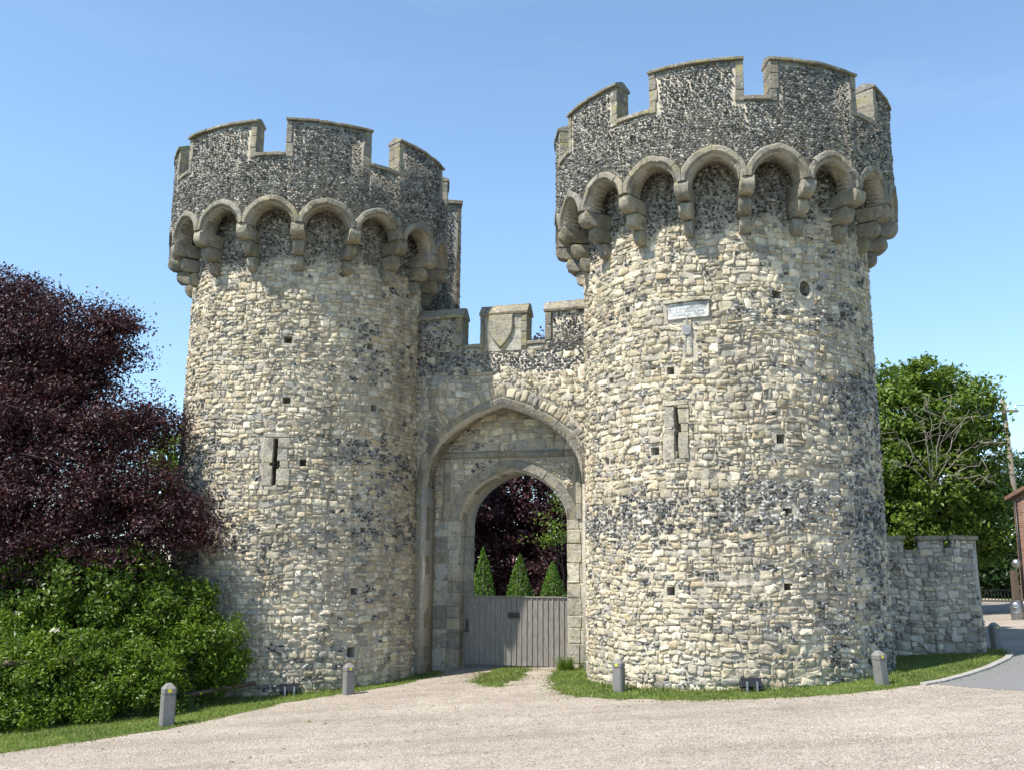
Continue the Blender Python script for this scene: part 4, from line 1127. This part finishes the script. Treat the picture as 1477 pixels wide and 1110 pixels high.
elder, ccE, rgE = shrub('elder_shrub', (-9.5, 22.4, gz(-9.5)), el, 640, 60, .14, .14, M_ELDER, 'tall bushy elder with a few cream flower heads behind the hedge', 'shrub', 111, keepH)
for px, py in ((25, 884), (78, 908)):
    A = Acc(); p = at(px, py, 20.9 + .3 * (py < 900)); q = p + np.concatenate([rgE.normal(0, .045, (60, 2)), rgE.normal(0, .02, (60, 1))], 1)
    leaves(A, q, np.tile([0, -.6, .6], (60, 1)), .06, rgE, .6, .3); A.build('flower_head', M_CREAM, elder, smooth=False)
hl = [lobe(-50, 985, 20.3, 1.0, .75), lobe(20, 975, 20.3, .8, .7), lobe(80, 990, 20.5, .8, .65), lobe(60, 945, 20.7, .55, .4), lobe(150, 985, 20.8, .8, .7), lobe(150, 940, 21.1, .7, .5), lobe(215, 960, 21.3, .8, .75),
      lobe(225, 1000, 21.1, .7, .45), lobe(275, 945, 21.9, .7, .75), lobe(315, 925, 22.2, .55, .7), lobe(335, 955, 22.2, .4, .45), lobe(300, 975, 22.1, .5, .4), lobe(130, 905, 21.6, .85, .65), lobe(225, 900, 21.9, .75, .6), lobe(40, 905, 21.3, .85, .65), lobe(285, 905, 22.2, .55, .5), lobe(110, 1020, 20.5, .8, .45), lobe(20, 1030, 20, .8, .4)]
hedge, ccH, rgH = shrub('hedge', (-8, 21, gz(-8)), hl, 980, 70, .105, .09, M_HEDGE, 'rounded leafy green hedge along the verge at the foot of the farther tower', 'hedge', 112, keepH)
# rail fence buried in the hedge
A = Acc(); r0 = at(-30, 958, 19.95); r1 = at(150, 950, 20.75)
fe = empty('rail_fence', (r0[0], r0[1], float(gz(r0[0]))), 'low brown timber rail fence half swallowed by the hedge', 'fence')
tube(A, [r0, (r0 + r1) / 2 + [0, 0, .01], r1], [.055, .06, .055], None, 8); A.build('rail', M_RAIL, fe)
A = Acc(); q0 = at(270, 1002, 21.5); q1 = at(368, 984, 22.6); tube(A, [q0, (q0 + q1) / 2, q1], [.055, .055, .05], None, 8); A.build('rail', M_RAIL, fe)
for p in (r0 + [.1, .12, 0], r1 + [.05, .12, 0], q0 + [.05, .12, 0]):
    A = Acc(); box(A, p[0] - .05, p[0] + .05, p[1] - .05, p[1] + .05, gz(p[0]) - .1, p[2] + .02); A.build('post', M_RAIL, fe, smooth=False, bevel=.008)

# --- chestnut on the right
ch = [lobe(1300, 610, 36, 1.9, 1.9), lobe(1370, 600, 35.5, 1.7, 1.5), lobe(1330, 550, 36, 1.3, .8), lobe(1398, 640, 36, 1.2, 1.4), lobe(1415, 580, 36.5, .6, .5), lobe(1290, 560, 36, 1.0, .9), lobe(1270, 680, 36, 2.0, 1.8),
      lobe(1350, 690, 35.4, 1.8, 1.6), lobe(1402, 710, 36, 1.2, 1.5), lobe(1320, 760, 35.6, 1.9, 1.3), lobe(1392, 770, 35.8, 1.4, 1.4), lobe(1240, 740, 36.5, 2.0, 2)]
p = at(1345, 800, 36.5)
ches, ccC, rgC = tree('chestnut_tree', (p[0], 36.6, gz(p[0])), ch, 1050, 52, .24, .21, M_CHEST, 'broad green tree with bare pale branches behind the low wall', 121, .35, inner=.45)
A = Acc(); o0 = at(1345, 700, 33.9)
for ends in (((1343, 650), (1345, 600), (1335, 572)), ((1318, 655), (1296, 632), (1280, 612)), ((1368, 660), (1380, 625), (1398, 590)), ((1385, 655), (1415, 645), (1446, 632)), ((1378, 680), (1408, 672), (1436, 656)),
             ((1330, 625), (1318, 598), (1300, 585)), ((1356, 620), (1362, 590), (1378, 565)), ((1318, 680), (1292, 668), (1274, 672)), ((1395, 692), (1418, 690), (1445, 702)), ((1360, 640), (1395, 610), (1428, 600))):
    pts = [o0] + [at(x + rgC.normal(0, 3), y + rgC.normal(0, 3), 33.5 - .1 * i + rgC.normal(0, .15)) for i, (x, y) in enumerate(ends)]
    p_ = [pts[i] * (1 - q) + pts[i + 1] * q + rgC.normal(0, .05, 3) for i in range(3) for q in (0, .35, .7)] + [pts[3]]
    tube(A, p_, np.linspace(.026, .007, len(p_)), None, 6)
    for k in range(3, 9):
        e = p_[k] + rgC.normal(0, .38, 3) * [1, .3, 1]; m_ = (p_[k] + e) / 2 + rgC.normal(0, .06, 3); tube(A, [p_[k], m_, e], [.014, .010, .005], None, 5)
        e2 = m_ + rgC.normal(0, .25, 3) * [1, .3, 1]; tube(A, [m_, e2], [.008, .004], None, 4)
tube(A, [at(1352, 760, 35.6), at(1350, 735, 34.8), o0], [.06, .05, .04], None, 7)
A.build('bare_branches', M_DEAD, ches)
# --- dark trees beyond the drive
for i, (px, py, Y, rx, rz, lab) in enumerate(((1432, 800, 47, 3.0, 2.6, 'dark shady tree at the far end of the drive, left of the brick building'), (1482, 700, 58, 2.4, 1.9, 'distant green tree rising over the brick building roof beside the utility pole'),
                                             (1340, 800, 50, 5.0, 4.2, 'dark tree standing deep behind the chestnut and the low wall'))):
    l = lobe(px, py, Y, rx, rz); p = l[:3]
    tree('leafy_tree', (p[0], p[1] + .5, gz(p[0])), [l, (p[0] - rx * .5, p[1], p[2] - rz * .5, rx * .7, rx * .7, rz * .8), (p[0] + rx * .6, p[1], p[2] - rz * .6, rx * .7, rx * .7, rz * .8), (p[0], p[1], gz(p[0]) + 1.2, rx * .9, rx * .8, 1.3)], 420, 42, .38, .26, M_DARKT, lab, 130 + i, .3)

# --- seen through the archway
for i, (px, yt, yb, hwid, lab) in enumerate(((697, 788, 866, 21, 'tallest clipped green cone behind the gate, leftmost of three'), (750, 797, 866, 22, 'slim clipped green cone in the middle of three behind the gate'), (797, 808, 866, 23, 'shorter clipped green cone nearest the right side of the gateway'))):
    Y = 36 + i * .5; t = at(px, yt, Y); b = at(px, yb, Y); rgx = np.random.default_rng(140 + i); gz0 = float(gz(t[0])); Rb = hwid / FPX * Y * 1.02
    k = (t[2] - gz0) / (t[2] - b[2]); Rb2 = min(Rb * k, Rb * 1.5)
    root = empty('topiary_cone', (t[0], Y, gz0), lab, 'topiary', 'clipped cones behind the gate')
    n = 6500; s = rgx.random(n) ** .62; a = rgx.uniform(0, 2 * PI, n); rr = Rb2 * s ** .82 * (1 - .18 * rgx.random(n) ** 2) * (1 + .07 * np.sin(a * 3 + s * 9 + i * 2.1) + .05 * np.sin(a * 7 - s * 23 + i)) * rgx.uniform(.9, 1.06, n)
    rr = np.minimum(rr, Rb2 * .92)
    C = np.stack([t[0] + rr * np.cos(a), Y + rr * np.sin(a), t[2] - s * (t[2] - gz0)], 1)
    A = Acc(); leaves(A, C, np.stack([np.cos(a), np.sin(a), .4 + 0 * a], 1), .075, rgx, .4, .6); A.build('foliage', M_TOPI, root, smooth=False)
    A = Acc(); tube(A, [(t[0], Y, gz0 - .1), (t[0], Y, t[2] - .5)], [.06, .03]); A.build('trunk', M_BARK, root)
ab = [lobe(700, 740, 45, 2.4, 2.0), lobe(760, 730, 45.5, 2.4, 2.1), lobe(720, 640, 46, 2.3, 2.0), lobe(690, 820, 44.5, 2.2, 1.8), lobe(755, 820, 44.5, 2.2, 1.8), lobe(800, 650, 47, 1.7, 1.3), lobe(770, 570, 47, 1.6, 1.6), lobe(772, 508, 47.5, .75, .8), lobe(820, 790, 46, 2.0, 2.4), lobe(640, 740, 46, 2.4, 2.6), lobe(520, 560, 42.5, 3.2, 2.6), lobe(590, 610, 43, 2.4, 2.3), lobe(560, 700, 43, 3, 3), lobe(640, 650, 42.5, 1.6, 1.6)]  # unseen lobes behind the left tower are added to shade the visible crown
tree('copper_beech', (.6, 47, gz(.6)), ab, 1450, 60, .33, .21, M_BEECH, 'dark purple beech seen through the archway behind the clipped cones', 151, .4, inner=.35)
gt = [lobe(790, 752, 42.5, .55, .25), lobe(800, 775, 42.5, .7, .3), lobe(768, 778, 42.3, .5, .15), lobe(808, 725, 42.8, .3, .4)]
tree('green_tree', (2.3, 43, gz(2.3)), gt, 30, 18, .22, .16, M_CHEST, 'light green branches against the purple beech inside the archway', 152, .05)
rgx = np.random.default_rng(155)
dl = [(x, 50 + rgx.normal(0, .5), 2.2, 2.4, 1.2, 3.0) for x in np.arange(-9, 10, 2.2)]
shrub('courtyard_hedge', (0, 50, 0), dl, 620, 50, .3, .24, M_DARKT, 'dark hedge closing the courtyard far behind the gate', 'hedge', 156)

rgx = np.random.default_rng(171); n = 70; A = Acc()
x = rgx.uniform(-8.5, 3, n); y = rgx.uniform(14.5, 23, n); k = ~inpoly(x, y, np.array(VL)); x = x[k]; y = y[k]
leaves(A, np.stack([x, y, gz(x) + .018], 1), np.zeros((len(x), 3)), .07, rgx, 1.5, .25); o = A.build('fallen_leaves', M_CHEST, smooth=False); o['kind'] = 'stuff'
# ------------------------------------------------------------------ bollards
def bollard_proto():
    root = empty('bollard', (0, 0, 0))
    w, ch_ = .115, .03
    def oct_(s, c=ch_): return [(s, -s + c), (s, s - c), (s - c, s), (-s + c, s), (-s, s - c), (-s, -s + c), (-s + c, -s), (s - c, -s)]
    def stack(A, levels):
        V = []
        for s, z, c in levels: V += [(x, y, z) for x, y in oct_(s, c)]
        a = np.arange(8); b = (a + 1) % 8
        A.add(V, [np.concatenate([np.stack([i * 8 + a, i * 8 + b, (i + 1) * 8 + b, (i + 1) * 8 + a], 1) for i in range(len(levels) - 1)]), a[None, ::-1], (len(levels) - 1) * 8 + a[None]])
    A = Acc(); stack(A, [(w, -.2, .03), (w, .51, .03), (w - .014, .515, .028), (w - .014, .53, .028)]); A.build('post', M_POST, root, smooth=False)
    A = Acc(); stack(A, [(w - .014, .53, .028), (w, .535, .03), (w, .62, .03), (w * .42, .70, .02), (w * .30, .705, .02)]); A.build('cap', M_POST, root, smooth=False)
    A = Acc(); n = 14; th = np.arange(n) / n * 2 * PI
    V = np.concatenate([np.stack([np.cos(th) * .034, np.full(n, -w - .003 + .02 * 0), np.sin(th) * .034 + .585], 1), np.stack([np.cos(th) * .034, np.full(n, -w - .010), np.sin(th) * .034 + .585], 1)])
    a = np.arange(n); b = (a + 1) % n; A.add(V, [np.stack([a, b, n + b, n + a], 1), n + a[None]]); A.build('reflector', M_YEL, root, smooth=False)
    return root
bp = bollard_proto()
spots = [((240, 1046), 1.13, 28, (0, 0), 'nearest grey timber bollard, in front of the hedge'), ((502, 1001), .98, 30, (0, 0), 'grey timber bollard on the grass at the foot of the farther left tower'),
         ((893, 997), .93, -34, (0, 0), 'grey timber bollard on the grass below the left edge of the nearer right tower'), ((1273, 987), .93, 24, (0, -6.5), 'leaning grey timber bollard on the grass below the right edge of the nearer tower'),
         ((1438, 936), .92, 20, (0, -4), 'farthest dark bollard beside the end of the low wall')]
for i, ((px, py), s, rz, (tx_, ty_), lab) in enumerate(spots):
    o = bp if i == 0 else copy_tree(bp)
    p = gnd(px, py); o.location = (p[0], p[1], p[2]); o.scale = (s, s, s); o.rotation_euler = (R2(tx_), R2(ty_), R2(rz))
    tag(o, lab, 'bollard', 'grey timber bollards along the verge')
# ------------------------------------------------------------------ ground floodlights
def flood_proto():
    root = empty('floodlight', (0, 0, 0))
    A = Acc(); V = [(-.21, -.09, .10), (.21, -.09, .10), (.21, -.02, .27), (-.21, -.02, .27), (-.19, .10, .05), (.19, .10, .05), (.19, .12, .21), (-.19, .12, .21)]
    A.add(V, [np.array([(0, 1, 2, 3), (5, 4, 7, 6), (3, 2, 6, 7), (1, 0, 4, 5), (1, 5, 6, 2), (0, 3, 7, 4)])]); A.build('housing', M_BLACK, root, smooth=False, bevel=.01)
    A = Acc(); A.add([(-.185, .127, .075), (.185, .127, .075), (.185, .133, .195), (-.185, .133, .195)], [np.array([(1, 0, 3, 2)])]); A.build('lens', M_GLASSD, root, smooth=False)
    for s in (-1, 1):
        A = Acc(); box(A, s * .10 - .02, s * .10 + .02, -.115, -.10, -.1, .20); box(A, s * .10 - .02, s * .10 + .02, -.10, -.06, .185, .20); A.build('bracket', M_GALV, root, smooth=False)
    return root
fp = flood_proto()
for i, ((px, py), rz, sc, lab) in enumerate((((416, 1003), 22, 1.05, 'small black floodlight on two steel brackets at the foot of the farther left tower'), ((1083, 997), 3, 1.0, 'small black floodlight on two steel brackets at the foot of the nearer right tower'))):
    o = fp if i == 0 else copy_tree(fp)
    p = gnd(px, py); o.location = tuple(p); o.rotation_euler = (0, 0, R2(rz)); o.scale = (sc,) * 3
    tag(o, lab, 'floodlight', 'floodlights at the tower feet')

# ------------------------------------------------------------------ brick building, post lamp, keg, pole
YB = 34.0; c0 = at(1461, 718, YB); gx = c0[0]; gzb = float(gz(gx)); ez = float(c0[2])
bb = empty('brick_building', (gx + 3.5, YB + 4, gzb), 'red brick building with a tiled gable roof at the right edge of the view', 'building')
W = 6.4; D = 9.; rdg = ez + W / 2 * .42
BU = np.array([.4226, -.9063]); BV = np.array([.9063, .4226])
def BM(u, v, z): return (gx + BU[0] * u + BV[0] * v, YB + BU[1] * u + BV[1] * v, z)
P2 = [(0, gzb - .3), (W, gzb - .3), (W, ez), (W / 2, rdg), (0, ez)]
A = Acc(); V = [BM(u, 0, z) for u, z in P2] + [BM(u, D, z) for u, z in P2]
A.add(V, [np.array([(0, 1, 2, 3, 4), (9, 8, 7, 6, 5)]), np.array([(0, 4, 9, 5), (1, 6, 7, 2)])]); A.build('wall', M_BRICK, bb, smooth=False, recalc=True)
A = Acc()
for q in (-1, 1):
    e = (W / 2 + q * (W / 2 + .2), ez - .2 * .42 + .02); r = (W / 2, rdg + .02)
    V = [BM(e[0], -.18, e[1]), BM(r[0], -.18, r[1]), BM(r[0], D + .1, r[1]), BM(e[0], D + .1, e[1])]; V += [(x, y, z + .13) for x, y, z in V]
    A.add(V, [np.array([(0, 1, 2, 3), (7, 6, 5, 4), (0, 4, 5, 1), (1, 5, 6, 2), (2, 6, 7, 3), (3, 7, 4, 0)])])
A.build('roof', M_TILE, bb, smooth=False, recalc=True)
A = Acc(); tube(A, [BM(.12, -.06, gzb), BM(.12, -.06, ez - .1)], .04); A.build('downpipe', M_BLACK, bb)
A = Acc(); q = [(1.6, gzb), (2.6, gzb), (2.6, gzb + 2.05), (1.6, gzb + 2.05)]; V = [BM(u, -.03, z) for u, z in q] + [BM(u, .1, z) for u, z in q]
A.add(V, [np.array([(0, 1, 2, 3), (7, 6, 5, 4), (0, 4, 5, 1), (1, 5, 6, 2), (2, 6, 7, 3), (3, 7, 4, 0)])]); dr = A.build('door', simple('brown_door', (.07, .035, .02), .6), bb, smooth=False, recalc=True, bevel=.01)
A = Acc(); lathe(A, [(.03, 0), (.03, .03)], BM(2.5, -.06, gzb + 1.0), 10); A.build('handle', M_STEEL, dr)
pl_ = at(1466, 868, 32.5); lp = empty('lamp_post', (pl_[0], 32.5, float(gz(pl_[0]))), 'short brown timber post with a silvery globe lamp by the brick wall', 'lamp')
zt_ = float(at(1466, 822, 32.5)[2])
A = Acc(); box(A, pl_[0] - .09, pl_[0] + .09, 32.41, 32.59, float(gz(pl_[0])) - .1, zt_); A.build('post', M_RAIL, lp, smooth=False, bevel=.015)
A = Acc(); gc_ = at(1466, 812, 32.5); th = np.linspace(-PI / 2 + .15, PI / 2 - .05, 12); lathe(A, np.stack([np.cos(th) * .165, np.sin(th) * .165], 1), tuple(gc_), 18); A.build('globe', M_STEEL, lp)
def keg(px, py, lab):
    p = gnd(px, py); k = empty('steel_keg', tuple(p), lab, 'barrel', 'steel kegs by the brick building')
    A = Acc(); lathe(A, [(.15, .0), (.19, .0), (.19, .05), (.175, .06), (.2, .10), (.205, .2), (.215, .21), (.215, .24), (.205, .25), (.205, .36), (.215, .37), (.215, .40), (.205, .41), (.2, .52), (.175, .56), (.19, .57), (.19, .63), (.17, .63), (.16, .57)], tuple(p), 20)
    A.build('body', M_STEEL, k, sharp=40)
    A = Acc(); lathe(A, [(.04, .57), (.04, .60), (.02, .605)], tuple(p), 10); A.build('valve', M_GALV, k)
keg(1468, 893, 'dull steel keg on the ground beside the brown timber post'); keg(1480, 892, 'steel keg cut off by the right edge of the photo, by the brick wall')
p0 = at(1463, 705, 50); p1 = at(1446, 575, 50); dx = (p0 - p1) / (p0[2] - p1[2]); zg = float(gz(p0[0])); pbase = p1 - dx * (p1[2] - zg)
up_ = empty('utility_pole', tuple(pbase), 'tall timber utility pole with a crossarm rising behind the brick building', 'pole')
A = Acc(); tube(A, [pbase - [0, 0, .3], p1], [.17, .115], None, 10); A.build('pole', M_POLE, up_)
cA = at(1428, 592, 49.8); cB = at(1468, 592, 49.8)
A = Acc(); box(A, cA[0], cB[0], 49.72, 49.84, cA[2] - .06, cA[2] + .06); A.build('crossarm', M_POLE, up_, smooth=False)
for f in (.07, .36, .64, .93):
    A = Acc(); x = cA[0] * (1 - f) + cB[0] * f; lathe(A, [(.02, 0), (.02, .08), (.065, .09), (.075, .14), (.05, .17), (.06, .21), (.03, .26)], (x, 49.78, cA[2] + .06), 10); A.build('insulator', M_CERAM, up_)
A = Acc(); s = np.linspace(0, 1, 14)[:, None]; w0 = np.array([cB[0] - .1, 49.78, cA[2] + .3]); w1 = w0 + np.array([38, -14, .6])
pts = w0 + (w1 - w0) * s; pts[:, 2] -= np.sin(s[:, 0] * PI) * .5; tube(A, pts, .014, None, 5)
o = A.build('overhead_wire', M_BLACK); tag(o, 'thin overhead wire running right from the utility pole', 'wire')
# far metal gate across the drive
g0_ = at(1412, 868, 41); g1_ = at(1462, 868, 41); fz = float(gz(g0_[0]))
mg = empty('metal_gate', ((g0_[0] + g1_[0]) / 2, 41, fz), 'dark barred metal gate across the far end of the drive', 'gate')
A = Acc(); box(A, g0_[0], g1_[0] + .3, 40.97, 41.03, fz + .58, fz + .63); box(A, g0_[0], g1_[0] + .3, 40.97, 41.03, fz + .12, fz + .17)
for x in np.arange(g0_[0], g1_[0] + .31, .14): box(A, x - .012, x + .012, 40.985, 41.015, fz + .171, fz + .579)
A.build('bars', M_BLACK, mg, smooth=False)
for x in (g0_[0] - .08, g1_[0] + .38):
    A = Acc(); box(A, x - .07, x + .07, 40.93, 41.07, fz - .1, fz + .8); A.build('gatepost', M_RAIL, mg, smooth=False)

# ------------------------------------------------------------------ weeds at the foot of the walls
rg = np.random.default_rng(91)
for i, (px, py, h, n, lab) in enumerate(((815, 966, .42, 110, 'tall grassy weed tuft at the foot of the right gate jamb'), (843, 962, .22, 50, 'short weed tuft where the gate wall meets the nearer tower'),
      (548, 972, .22, 60, 'low leafy weed at the right foot of the farther tower'), (1150, 985, .2, 70, 'low leafy weed at the foot of the nearer tower, right of the floodlight'), (1000, 993, .16, 60, 'low weed at the foot of the nearer tower between bollard and floodlight'), (1225, 972, .2, 70, 'low weed at the foot of the nearer tower by the leaning bollard'))):
    p = gnd(px, py); A = Acc()
    x = p[0] + rg.normal(0, .10, n * 3); y = p[1] - .05 + rg.normal(0, .05, n * 3); blades(A, x, y, rg.uniform(.3, 1., n * 3) * h, rg, .009)
    C = np.stack([p[0] + rg.normal(0, .1, n), p[1] - .05 + rg.normal(0, .05, n), p[2] + rg.uniform(.02, h * .8, n)], 1); leaves(A, C, np.tile([0, -.7, .3], (n, 1)), .05, rg)
    o = A.build('weed_tuft', M_HEDGE, smooth=False); tag(o, lab, 'weed', 'weeds at the wall foot')
